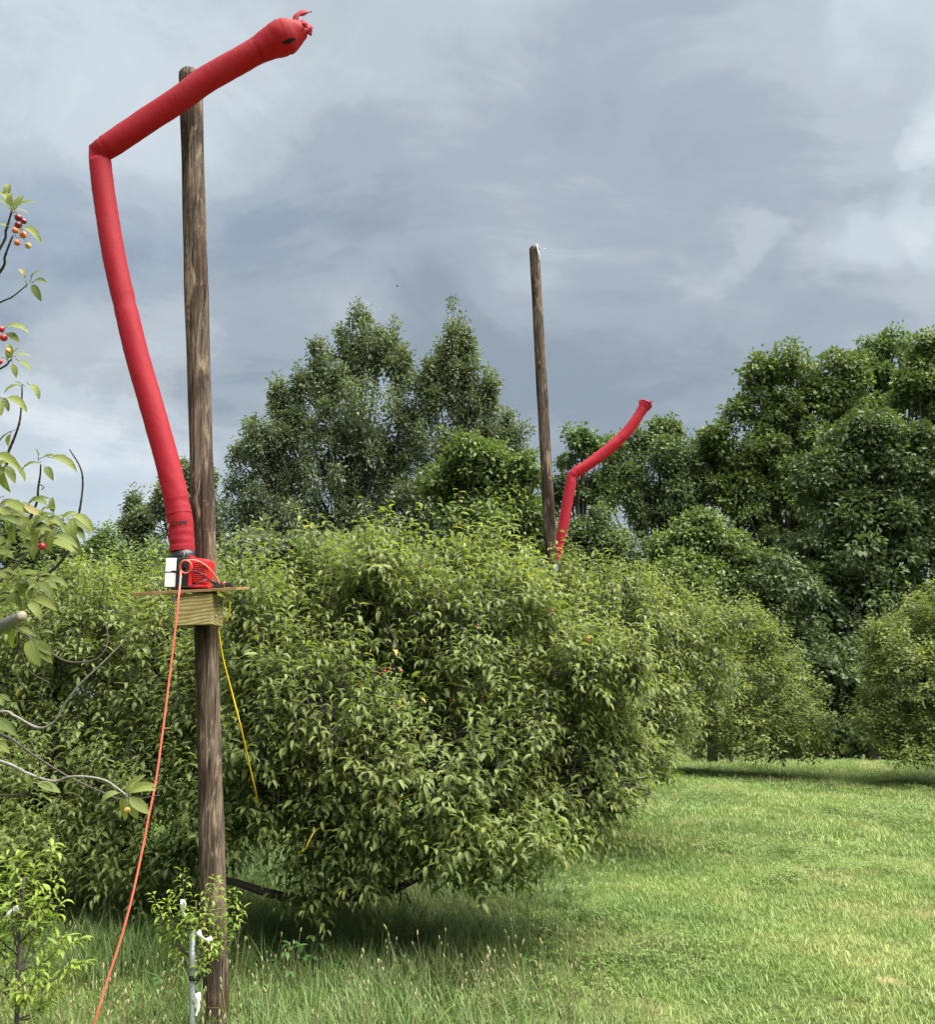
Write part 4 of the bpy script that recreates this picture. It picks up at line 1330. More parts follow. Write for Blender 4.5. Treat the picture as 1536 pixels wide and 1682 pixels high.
# ------------------------------------------------------------------ the poles
def pole_mesh(name, bottom, top, r0, r1, mat, seed, extra_top=0.0):
    """A round pole with grain ridges, long drying cracks, flats and an uneven sawn top."""
    rng = np.random.default_rng(seed)
    seg, rings = 120, 150
    a = np.linspace(0, 2 * np.pi, seg, endpoint=False)
    bottom = np.array(bottom, float)
    top = np.array(top, float)
    ax = norm(top - bottom)
    H = np.linalg.norm(top - bottom)
    U = norm(np.cross(ax, np.array([0, 1.0, 0])))
    W = np.cross(ax, U)
    cracks = [(rng.uniform(0, 6.28), rng.uniform(0, 0.6), rng.uniform(0.25, 0.9), rng.uniform(0.03, 0.06), rng.uniform(0.003, 0.007)) for _ in range(13)]
    ridges = [(int(rng.integers(7, 38)), rng.uniform(0, 6.28), rng.uniform(0.3, 1.6), rng.uniform(0.0002, 0.0006)) for _ in range(12)]
    V = []
    for i in range(rings):
        t = i / (rings - 1)
        r = r0 + (r1 - r0) * t + 0.0016 * math.sin(t * 23 + seed) + 0.001 * math.sin(t * 61)
        rr = np.full(seg, r) + 0.0022 * np.sin(2 * a + t * 2 + seed) + 0.0012 * np.sin(3 * a - t * 3)
        for kf, ph, tw, am in ridges:
            rr += am * np.sin(kf * a + ph + tw * 4 * math.sin(t * 3 + ph))
        for ca, t0, ln, wd, dp in cracks:
            if t0 < t < t0 + ln:
                e = math.sin(math.pi * (t - t0) / ln) ** 0.5
                aa = ca + 0.12 * math.sin(t * 9 + ca) + 0.05 * math.sin(t * 31 + ca)
                dd = np.angle(np.exp(1j * (a - aa)))
                rr -= dp * e * np.exp(-(dd / wd) ** 2)
        c = bottom + ax * H * t
        V.append(c + rr[:, None] * (np.cos(a)[:, None] * U + np.sin(a)[:, None] * W))
    # rounded, slightly sloping uneven top
    last = V[-1]
    cen = last.mean(0)
    V[-1] = cen + (last - cen) * 0.997 + ax * (0.004 * np.cos(a - 2.2) + 0.0015 * np.sin(5 * a) + 0.001 * np.sin(13 * a))[:, None]
    V.append(cen + (last - cen) * 0.96 + ax * (0.003 + 0.004 * np.cos(a - 2.2) + 0.001 * np.sin(7 * a))[:, None])
    V.append(cen + (last - cen) * 0.45 + ax * (0.005 + 0.005 * np.cos(a - 2.2) + 0.003 * np.sin(4 * a))[:, None])
    rings += 2
    V = np.concatenate(V + [[cen + ax * 0.004]])
    i = np.arange(seg)
    j = (i + 1) % seg
    Q = np.concatenate([np.stack([q * seg + i, q * seg + j, (q + 1) * seg + j, (q + 1) * seg + i], 1) for q in range(rings - 1)])
    T = np.stack([np.full(seg, rings * seg), (rings - 1) * seg + i, (rings - 1) * seg + j], 1)
    return mesh_np(name, V, T, Q, mat)


PB = ground_at(368, 1700)
PD = PB[1]                              # the near pole's distance
pole_top = at(312.5, 124, PD)
pole_bot = PB + np.array([0, 0, -0.35])
axis_px = lambda py: 312.5 + (368 - 312.5) * (py - 112) / (1700 - 112)
near_pole = empty('wooden_pole', PB, 'thick weathered pole in front carrying a wooden shelf with the red blower', 'pole')
r_b = 20.6 * ((PB - EYE) @ FWD) / F
r_t = 18.4 * ((pole_top - EYE) @ FWD) / F
place('post', pole_mesh('post', pole_bot, pole_top, r_b, r_t, M_POLE, 3), near_pole)

# shelf: plywood board on a box of treated boards nailed round the pole
bc = at(axis_px(1000), 1000, PD)        # pole axis at bracket height
s_ = PD / F
BW, BH, BD = 0.182, 0.150, 0.162
zc = at(317, 1000, PD - 0.1)[2]
front_y = PD - 0.268
zc = at(317, 1000.5, front_y)[2]
xc = at(317.5, 1000, front_y)[0]


def xf(loc, rz=0.0, ry=0.0, rx=0.0):
    return Matrix.Translation(Vector([float(v) for v in loc])) @ Matrix.Rotation(rz, 4, 'Z') @ Matrix.Rotation(ry, 4, 'Y') @ Matrix.Rotation(rx, 4, 'X')


TILT = -0.035                            # boards rise slightly to the right
fb = place('front_board', box_mesh('front_board', (BW, 0.036, BH), M_LUMBER, 0.003), near_pole, xf((xc, front_y + 0.018, zc), 0, TILT))
for sx in (-1, 1):
    sb = place('side_board', box_mesh('side_board', (0.034, BD, BH * 0.985), M_LUMBER, 0.003), near_pole,
               xf((xc + sx * (BW / 2 - 0.018), front_y + 0.038 + BD / 2, zc - sx * TILT * BW * 0.42), 0, TILT))
ply_c = np.array([at(303, 968, front_y)[0], front_y + 0.125, zc + BH / 2 + 0.026])
ply = place('shelf_board', box_mesh('shelf_board', (0.505, 0.29, 0.014), M_PLY, 0.002), near_pole, xf(ply_c, 0.03, TILT - 0.02, 0.12))
for (bx_, bz_) in ((0.04, 0.045), (-0.05, -0.03)):
    bb = MB()
    p = np.array([xc + BW / 2 + 0.001, front_y + 0.11 + bx_, zc + bz_])
    bb.tube([p, p + [0.008, 0, 0]], 0.007, 6)
    place('bolt', bb.mesh('bolt', M_STEEL), near_pole)
PLY_TOP = ply_c[2] + 0.008


def shelf_z(x):
    return PLY_TOP - math.tan(TILT - 0.02) * (x - ply_c[0])


# ------------------------------------------------------------------ the air dancers
def tube_body(name, path, radii, mat, seed, kink=None, seg=44, crease=(), wrinkle=0.0016):
    """Inflated fabric tube: rings along a path; a kink is a mitred fold."""
    rng = np.random.default_rng(seed)
    P = np.asarray(path, float)
    n = len(P)
    T = np.gradient(P, axis=0)
    T = norm(T)
    if kink is not None:
        a_, b_ = norm(P[kink] - P[kink - 1]), norm(P[kink + 1] - P[kink])
        T[kink] = norm(a_ + b_)
        T[kink - 1], T[kink + 1] = a_, b_
    yb = np.array([0, 1.0, 0])
    ang = np.linspace(0, 2 * np.pi, seg, endpoint=False)
    V = []
    ph = rng.uniform(0, 6.28, 8)
    cum = np.concatenate([[0], np.cumsum(np.linalg.norm(np.diff(P, axis=0), axis=1))])
    for i in range(n):
        U = norm(np.cross(T[i], yb))             # in the bend plane
        W = np.cross(U, T[i])
        su = 1.0
        sw = 1.0
        if kink is not None and i == kink:
            half = 0.5 * math.acos(np.clip(a_ @ b_, -1, 1))
            su = 1.0 / math.cos(half)
            sw = 0.80
        s = cum[i]
        r = radii[i] + wrinkle * (np.sin(5 * ang + ph[0] + 6 * math.sin(s * 9)) * 0.35 + np.sin(3 * ang + ph[1] + s * 14) * 0.5
                                  + np.sin(s * 95 + 2 * np.sin(ang * 2 + ph[2])) * 0.3)
        for c0, wd, dp, aa in crease:
            e = math.exp(-((s - c0) / wd) ** 2)
            r = r - dp * e * (0.5 + 0.5 * np.cos(ang - aa))
        V.append(P[i] + (r * su * np.cos(ang))[:, None] * U + (r * sw * np.sin(ang))[:, None] * W)
    V = np.concatenate(V)
    i = np.arange(seg)
    j = (i + 1) % seg
    Q = np.concatenate([np.stack([q * seg + i, q * seg + j, (q + 1) * seg + j, (q + 1) * seg + i], 1) for q in range(n - 1)])
    return mesh_np(name, V, None, Q, mat), T, cum


def px_path(pts, depth_fn, n):
    P = spline([(p[0], p[1], p[2]) for p in pts], n)
    W = np.array([at(p[0], p[1], depth_fn(p[0], p[1])) for p in P])
    R = np.array([p[2] / 2 / F * 0.955 * ((w_ - EYE) @ FWD) for p, w_ in zip(P, W)])
    return W, R


def text_mesh(body, size, to_world, mat, name, sub=0.004):
    cu = bpy.data.curves.new('lettering', 'FONT')
    cu.body = body
    cu.size = size
    cu.resolution_u = 4
    cu.offset = size * 0.022
    ob = bpy.data.objects.new('lettering_source', cu)
    COL.objects.link(ob)
    bpy.context.view_layer.update()
    me0 = ob.evaluated_get(bpy.context.evaluated_depsgraph_get()).to_mesh()
    bm = bmesh.new()
    bm.from_mesh(me0)
    bmesh.ops.triangulate(bm, faces=list(bm.faces))
    bmesh.ops.subdivide_edges(bm, edges=[e for e in bm.edges if e.calc_length() > sub], cuts=2, use_grid_fill=False)
    bmesh.ops.triangulate(bm, faces=list(bm.faces))
    for v in bm.verts:
        v.co = Vector(to_world(v.co.x, v.co.y))
    me = bpy.data.meshes.new(name)
    bm.to_mesh(me)
    bm.free()
    me.materials.append(mat)
    bpy.data.objects.remove(ob)
    bpy.data.curves.remove(cu)
    return me


TD = front_y + 0.10                     # distance of the near tube
BLX = at(299, 935, TD)[0]
BLZ = shelf_z(BLX)
near_dancer = empty('air_dancer', (BLX, TD, BLZ), 'large red inflatable tube with an eye, bent over the near pole, on a blower', 'air dancer')

lower = [(299, 906, 42), (298, 880, 42.5), (295, 850, 43), (288, 812, 42), (277, 768, 41), (256, 690, 40.5), (229, 598, 40), (204, 497, 38.5), (183, 398, 38), (170, 312, 37), (163, 252, 36)]
upper = [(163, 250, 36), (182, 238, 40), (232, 205, 40.5), (292, 165, 41), (337, 133, 42), (380, 108, 42), (415, 88, 42), (430, 80, 45), (444, 72, 51), (457, 66, 57), (467, 62, 59), (477, 58, 54), (486, 55, 44), (494, 53, 34), (500, 52, 24), (503, 51, 10)]
Wl, Rl = px_path(lower, lambda x, y: TD, 90)
Wu, Ru = px_path(upper, lambda x, y: TD - 0.02, 80)
path = np.concatenate([Wl[:-1], Wu])
rad = np.concatenate([Rl[:-1], Ru])
KI = len(Wl) - 1
cumx = np.concatenate([[0], np.cumsum(np.linalg.norm(np.diff(path, axis=0), axis=1))])
sK = cumx[KI]
s495 = cumx[np.argmin(np.abs(project(path[:KI])[:, 1] - 495))]
s845 = cumx[np.argmin(np.abs(project(path[:KI])[:, 1] - 830))]
sNeck = cumx[KI + np.argmin(np.abs(project(path[KI:])[:, 0] - 424))]
creases = [(s495, 0.006, 0.006, 4.2), (s495 + 0.015, 0.005, -0.003, 4.2), (s845, 0.006, 0.007, 3.3), (s845 - 0.03, 0.005, 0.004, 5.0), (0.075, 0.006, 0.004, 4.0), (0.035, 0.005, 0.005, 5.5),
           (0.11, 0.004, 0.003, 4.6), (sK - 0.03, 0.008, 0.003, 1.0), (sK + 0.035, 0.007, 0.004, 5.0), (sK + 0.055, 0.006, -0.002, 5.0), (sNeck, 0.003, 0.003, 0.0), (sNeck, 0.003, 0.003, 3.14),
           (sNeck + 0.10, 0.004, 0.0015, 5.6), (sNeck + 0.16, 0.005, 0.006, 2.6), (sNeck + 0.17, 0.004, 0.006, 0.6),
           (sK + 0.015, 0.004, 0.004, 4.6), (sK + 0.09, 0.005, 0.002, 4.2), (sK - 0.015, 0.004, 0.003, 5.2), (s495 + 0.35, 0.006, 0.002, 4.8), (s845 + 0.2, 0.006, 0.0025, 4.4), (sK + 0.4, 0.006, 0.002, 4.0)]
me, TT, cum = tube_body('tube', path, rad, M_RED_FABRIC, 5, KI, crease=creases)
tube = place('tube', me, near_dancer)
tube['label'] = 'red fabric tube with a sharp elbow'
# gathered crown of the head: ragged fabric flaps
tipP = path[-1]
tdir = norm(path[-1] - path[-5])


def flap(pts_px, widths, depth, nm, parent, mat, thick=0.0025):
    """A strip of fabric through photograph points, slightly thick and twisted."""
    P = np.array([at(x, y, depth + dz) for (x, y, dz) in pts_px])
    P = spline(P, 12)
    w_ = np.interp(np.linspace(0, 1, 12), np.linspace(0, 1, len(widths)), widths) * PD / F
    T = norm(np.gradient(P, axis=0))
    V, Q = [], []
    for i in range(12):
        side = norm(np.cross(T[i], np.array([0.2 * math.sin(i), 1.0, 0.25 * math.cos(i * 0.9)])))
        nn = np.cross(side, T[i])
        for a_, b_ in ((-1, -1), (1, -1), (1, 1), (-1, 1)):
            V.append(P[i] + side * w_[i] / 2 * a_ + nn * thick * b_ + nn * 0.006 * math.sin(i * 1.3) * a_)
    for i in range(11):
        for q in range(4):
            Q.append((i * 4 + q, i * 4 + (q + 1) % 4, i * 4 + 4 + (q + 1) % 4, i * 4 + 4 + q))
    Q += [(3, 2, 1, 0), (44, 45, 46, 47)]
    return place(nm, mesh_np(nm, np.array(V), None, np.array(Q), mat), parent)


flap([(489, 48, 0), (486, 37, -.01), (487, 27, -.01), (497, 22, 0), (512, 20, .01)], [16, 10, 10, 9, 2], TD - 0.03, 'tassel', near_dancer, M_RED_FABRIC)
flap([(499, 51, 0), (504, 45, .0), (509, 48, 0), (508, 58, 0)], [20, 15, 12, 7], TD - 0.03, 'tassel', near_dancer, M_RED_FABRIC)
flap([(493, 47, 0), (496, 38, -.01), (501, 41, -.02), (503, 46, -.02)], [14, 12, 9, 6], TD - 0.04, 'tassel', near_dancer, M_RED_FABRIC)


def on_tube(path_, rad_, T_, s_frac_idx, u_ang, lift=0.0025):
    """Point on the tube's surface facing the camera side; idx is a float index along the path."""
    i = int(s_frac_idx)
    f = s_frac_idx - i
    p = path_[i] * (1 - f) + path_[i + 1] * f
    r = rad_[i] * (1 - f) + rad_[i + 1] * f
    U = norm(np.cross(T_[i], np.array([0, 1.0, 0])))
    W = np.cross(U, T_[i])
    return p + (r + lift) * (math.cos(u_ang) * U + math.sin(u_ang) * W)


def find_idx(path_, test, lo=0, hi=None):
    pr = project(path_)[lo:hi]
    return lo + int(np.argmin(test(pr)))


# which ring angle faces the camera
Umid = norm(np.cross(TT[20], np.array([0, 1.0, 0])))
Wmid = np.cross(Umid, TT[20])
FACE = math.atan2(-Wmid[1], -Umid[1])            # angle whose direction is -Y
SGN = 1.0 if (math.cos(FACE + 0.3) * Umid + math.sin(FACE + 0.3) * Wmid)[0] > 0 else -1.0


def wrap_text(body, size, x_px, y_px, mat, nm):
    i0 = find_idx(path, lambda q: np.abs(q[:, 1] - y_px), 0, KI)
    cx_ = project(path[i0:i0 + 1])[0]
    r = rad[i0]
    px2m = np.linalg.norm(path[i0] - EYE) / F
    a0 = math.asin(np.clip((x_px - cx_[0]) * px2m / r, -0.99, 0.99))
    step = np.linalg.norm(path[i0 + 1] - path[i0])
    def tw(x, y):
        ang = a0 + x / r
        idx = np.clip(i0 + (y + 0.06 * x) / step, 0, KI - 2)
        return on_tube(path, rad, TT, idx, FACE + SGN * ang, 0.0028)
    return place(nm, text_mesh(body, size, tw, mat, nm), tube)


wrap_text('Air', 0.034, 278.0, 867, M_WHITE_PRINT, 'lettering')
wrap_text('Crow', 0.036, 287.5, 866, M_BLACK_FELT, 'lettering')
# the seam above the print and the seam at the neck
for nm, yy, lo, hi, ax_ in (('seam', 846, 0, KI, 1), ('seam', 424, KI, None, 0)):
    i0 = find_idx(path, lambda q: np.abs(q[:, ax_] - yy), lo, hi)
    b = MB()
    ring = [on_tube(path, rad, TT, i0, a_, 0.0008) for a_ in np.linspace(0, 2 * np.pi, 40)]
    b.tube(ring, 0.0016, 5, False)
    place(nm, b.mesh(nm, M_RED_FABRIC), tube)
# the eye: a lens shape printed on the head
eb = []
ei = find_idx(path, lambda q: np.hypot(q[:, 0] - 473, q[:, 1] - 58), KI, None)
outline = []
for t_ in np.linspace(0, 2 * np.pi, 28, endpoint=False):
    c_, s__ = math.cos(t_), math.sin(t_)
    lx, ly = 13.0 * c_, 4.6 * s__ * (1 - 0.55 * c_ * c_)
    outline.append((475 + lx * math.cos(-0.42) - ly * math.sin(-0.42) * -1, 68 + lx * math.sin(-0.42) * 0.6 + ly))


from mathutils.bvhtree import BVHTree
tube_bvh = BVHTree.FromPolygons([v.co.copy() for v in me.vertices], [tuple(p.vertices) for p in me.polygons])


def surf_point(px, py):
    """First hit of the view ray on the tube, just off its surface."""
    d_ = norm(RIGHT * ((px - CX) / F) + UPV * ((CY - py) / F) + FWD)
    hit = tube_bvh.ray_cast(Vector(EYE), Vector(d_))
    p = hit[0] if hit[0] is not None else Vector(EYE + d_ * 4.8)
    return np.array(p) - d_ * 0.0025


EV = [surf_point(*o_) for o_ in outline]
EVc = surf_point(475, 68)
n_ = len(EV)
mid_ = [surf_point((o_[0] + 475) / 2, (o_[1] + 68) / 2) for o_ in outline]
Ve = np.array(EV + mid_ + [EVc])
ii = np.arange(n_)
jj = (ii + 1) % n_
place('eye', mesh_np('eye', Ve, np.stack([np.full(n_, 2 * n_), n_ + ii, n_ + jj], 1), np.stack([ii, jj, n_ + jj, n_ + ii], 1), M_BLACK_FELT), tube)


# the blower under the tube
def blower(root, x0, y0, z0, k_=1.0, facing=1.0):
    """Blower: black scroll housing with a round outlet, red finned motor cover and foot, white labels."""
    g = lambda x, y, z: (x0 + x * k_, y0 + y * k_, z0 + z * k_)
    # housing: rounded box tapering into the outlet neck
    h = place('housing', box_mesh('housing', (0.118 * k_, 0.125 * k_, 0.150 * k_), M_BLACK, 0.014 * k_, None, 3), root, xf(g(-0.006, 0, 0.077)))
    b = MB()
    c = np.array(g(0, 0, 0))
    b.tube([c + [0, 0, 0.150 * k_], c + [0, 0, 0.160 * k_], c + [0, 0, 0.172 * k_], c + [0, 0, 0.19 * k_]], np.array([0.060, 0.0605, 0.058, 0.057]) * k_, 32, True)
    place('outlet_collar', b.mesh('outlet_collar', M_BLACK), root)
    m = place('motor_cover', box_mesh('motor_cover', (0.088 * k_, 0.118 * k_, 0.125 * k_), M_RED_PLASTIC, 0.022 * k_, None, 4), root, xf(g(0.098, 0.01, 0.085), 0, 0.10))
    for q in range(9):
        place('fin', box_mesh('fin', (0.070 * k_, 0.006 * k_, 0.0042 * k_), M_RED_PLASTIC, 0.001 * k_, None, 1), m, xf(g(0.100, -0.0515, 0.045 + q * 0.0098), 0, 0.10))
    place('flange', box_mesh('flange', (0.016 * k_, 0.135 * k_, 0.158 * k_), M_RED_PLASTIC, 0.005 * k_), root, xf(g(0.060, 0, 0.080)))
    place('foot', box_mesh('foot', (0.105 * k_, 0.120 * k_, 0.014 * k_), M_RED_PLASTIC, 0.004 * k_), root, xf(g(0.098, 0.0, 0.0085)))
    b = MB()
    b.tube(spline([g(0.030, -0.064, 0.155), g(0.033, -0.083, 0.165), g(0.031, -0.090, 0.135), g(0.031, -0.086, 0.105), g(0.031, -0.064, 0.095)], 16), 0.0085 * k_, 8)
    place('handle', b.mesh('handle', M_BLACK), root)
    for zz_, hh in ((0.112, 0.066), (0.038, 0.068)):
        place('label', box_mesh('label', (0.052 * k_, 0.0016 * k_, hh * k_), M_LABEL if zz_ < 0.1 else M_WHITE_PRINT, 0.0006 * k_, None, 1), root, xf(g(-0.035, -0.0632, zz_)))
    sc = box_mesh('screw', (0.010 * k_, 0.003 * k_, 0.008 * k_), M_WHITE_PRINT, 0.001)
    place('screw', sc, root, xf(g(0.018, -0.0632, 0.055)))


blower(near_dancer, BLX, TD, BLZ + 0.002, 1.0)

# black plug block and cable on the shelf
pc = at(366, 958, TD + 0.03)
plug = empty('plug_adapter', (pc[0], pc[1], shelf_z(pc[0])), 'small black plug connector lying on the shelf right of the blower', 'plug')
zs = shelf_z(pc[0])
place('connector_body', box_mesh('connector_body', (0.05, 0.035, 0.026), M_BLACK, 0.005), plug, xf((pc[0] - 0.02, pc[1], zs + 0.0145), 0.2, TILT))
place('socket', box_mesh('socket', (0.038, 0.028, 0.020), M_BLACK, 0.004), plug, xf((pc[0] + 0.035, pc[1] - 0.01, zs + 0.014), -0.2, TILT))
b = MB()
b.tube(spline([at(255, 953, TD - 0.04), at(268, 963, TD - 0.06), at(290, 966, TD - 0.09), at(318, 961, TD - 0.10), at(338, 953, TD - 0.08), at(350, 958, TD), (pc[0] - 0.02, pc[1], zs + 0.02)], 40), 0.0032, 7)
place('cable', b.mesh('cable', M_BLACK), plug)
b = MB()
b.tube(spline([at(272, 938, TD - 0.05), at(290, 938, TD - 0.068), at(318, 939, TD - 0.07), at(333, 943, TD - 0.065), at(345, 953, TD - 0.03), (pc[0] - 0.03, pc[1], zs + 0.02)], 40), 0.0030, 7)
place('cable', b.mesh('cable', M_BLACK), plug)

# coral extension cord: a ring round the handle, then hanging to the ground
dC = TD - 0.105
ringp = [at(305 + 9.5 * math.cos(t_), 931 + 10.5 * math.sin(t_), dC + 0.012 * math.sin(t_)) for t_ in np.linspace(-0.6, 5.9, 26)]
gpt = ground_at(120, 1775)
tail = [at(304, 921, dC), at(318, 920, dC + .01), at(334, 926, dC + 0.04), at(347, 938, dC + 0.07), at(357, 952, dC + 0.11), at(362, 960, TD + 0.02), at(370, 957, TD + 0.02)]
hang = [at(297, 938, dC - 0.01), at(296, 955, dC - 0.06), at(293, 985, dC - 0.10), at(287, 1040, dC - 0.10), at(278, 1115, dC - 0.10), at(268, 1195, dC - 0.12), at(256, 1282, dC - 0.14), at(243, 1347, dC - 0.16),
        at(236, 1385, dC - 0.17), at(219, 1464, dC - 0.2), at(205, 1519, dC - 0.22), at(191, 1565, dC - 0.24), at(175, 1614, dC - 0.26), at(154, 1682, dC - 0.28), gpt + [0, 0, 0.01], gpt + [-0.5, -0.2, 0.005]]
cordo = empty('extension_cord', gpt, 'coral extension cord hanging from the blower down to the grass', 'cord')
b = MB()
b.tube(spline(tail, 30), 0.0048, 8)
b.tube(ringp, 0.0047, 8)
b.tube(spline(hang, 120), 0.0049, 8)
place('cord', b.mesh('cord', M_ORANGE_CORD), cordo)

# yellow cord: looped at the bracket, then off into the large tree
yp = [at(362, 972, TD + 0.08), at(371, 977, TD + 0.08), at(377, 992, TD + 0.09), at(376, 1008, TD + 0.1), at(369, 1022, TD + 0.12), at(359, 1029, TD + 0.19), at(360, 1045, TD + 0.22), at(367, 1085, TD + 0.28), at(381, 1138, TD + 0.36),
      at(395, 1192, TD + 0.42), at(407, 1245, TD + 0.62), at(420, 1300, TD + 0.85), at(432, 1342, TD + 1.15), at(465, 1385, TD + 1.3), at(497, 1398, TD + 1.0), at(520, 1363, TD + 1.0), at(570, 1345, TD + 1.35), at(636, 1352, TD + 1.35),
      at(648, 1318, TD + 1.4), at(720, 1290, TD + 1.8)]
yco = empty('extension_cord', yp[0], 'thin yellow cord running from the wooden bracket into the large tree', 'cord')
b = MB()
b.tube(spline(yp, 140), 0.0046, 7)
place('cord', b.mesh('cord', M_YELLOW_CORD), yco)

# ------------------------------------------------------------------ the far pole and its tube
FD = 11.0
f_top = at(877.5, 408, FD)
f_905 = at(905, 905, FD)
dirp = norm(f_905 - f_top)
tt_ = (f_top[2] - gz(f_top[0], FD) + 0.3) / -dirp[2]
f_bot = f_top + dirp * tt_
far_pole = empty('wooden_pole', (f_bot[0], FD, float(gz(f_bot[0], FD))), 'slim dark far pole standing between the poplars and the bent red tube', 'pole')
place('post', pole_mesh('post', f_bot, f_top, 10.8 * FD / F * 1.03, 8.6 * FD / F * 1.05, M_POLE2, 9), far_pole)
b = MB()
wp = [at(878, 404, FD - 0.05), at(884, 403, FD - 0.05), at(889, 409, FD - 0.05), at(895, 409, FD - 0.05), at(893, 413, FD - 0.05), at(887, 409, FD - 0.05)]
b.tube(spline(wp, 24), 0.004, 5)
b.tube(spline([at(881, 402, FD - 0.09), at(885, 418, FD - 0.10), at(886, 430, FD - 0.085)], 10), 0.012, 5)
place('wire', b.mesh('wire', M_STEEL), far_pole)
fz = at(912, 950, FD - 0.1)[2]
fx = f_top[0] + dirp[0] * (f_top[2] - fz) / -dirp[2]
place('bracket_board', box_mesh('bracket_board', (0.24, 0.24, 0.16), M_LUMBER, 0.004), far_pole, xf((fx, FD - 0.02, fz - 0.10)))
place('shelf_board', box_mesh('shelf_board', (0.5, 0.42, 0.018), M_PLY, 0.002), far_pole, xf((fx, FD - 0.06, fz - 0.011)))

FT = FD - 0.22
fbx = at(917, 940, FT)
far_dancer = empty('air_dancer', (fbx[0], FT, fz), 'smaller bright red tube bent at mid height, beside the far pole', 'air dancer')
lowf = [(917, 926, 13), (918.5, 905, 14), (922, 882, 16.5), (927, 855, 18), (932, 825, 18.5), (937, 800, 18.5), (939.5, 783, 17.5)]
upf = [(939.5, 782, 17.5), (948, 775, 18.5), (975, 757, 19), (1003, 735, 19), (1025, 715, 18.5), (1041, 695, 18), (1051, 680, 17), (1057, 671, 19), (1061, 665, 22)]
Wl2, Rl2 = px_path(lowf, lambda x, y: FT, 40)
Wu2, Ru2 = px_path(upf, lambda x, y: FT, 50)
path2 = np.concatenate([Wl2[:-1], Wu2])
rad2 = np.concatenate([Rl2[:-1], Ru2])
K2 = len(Wl2) - 1
c2 = np.concatenate([[0], np.cumsum(np.linalg.norm(np.diff(path2, axis=0), axis=1))])
me, T2, _ = tube_body('tube', path2, rad2, M_RED_FABRIC2, 8, K2, seg=36, wrinkle=0.003,
                      crease=[(c2[K2] + 0.05, 0.012, 0.006, 4.5), (c2[K2] - 0.05, 0.012, 0.005, 3.5), (c2[K2 + 22], 0.01, 0.006, 4.0), (0.25, 0.02, 0.010, 4.0), (0.12, 0.015, 0.012, 5.0), (c2[-8], 0.015, 0.006, 3.0)])
tube2 = place('tube', me, far_dancer)
# open cuff at the end of the far tube: an inner lining ring closes it a little inside
b = MB()
e_ = path2[-1]
ed = norm(path2[-1] - path2[-4])
r_e = rad2[-1]
b.tube([e_ + ed * 0.02, e_ + ed * 0.03, e_ - ed * 0.03, e_ - ed * 0.08], [r_e * 0.98, r_e * 0.86, r_e * 0.78, r_e * 0.35], 28, True)
place('cuff', b.mesh('cuff', M_RED_FABRIC2), far_dancer)
flap([(1053, 664, 0), (1052, 659, 0), (1058, 657, 0)], [14, 12, 5], FT, 'tassel', far_dancer, M_RED_FABRIC2, 0.004)
flap([(1064, 668, 0), (1069, 661, 0), (1070, 659, 0)], [14, 10, 5], FT, 'tassel', far_dancer, M_RED_FABRIC2, 0.004)
blower(far_dancer, fbx[0], FT, fz, 1.0)


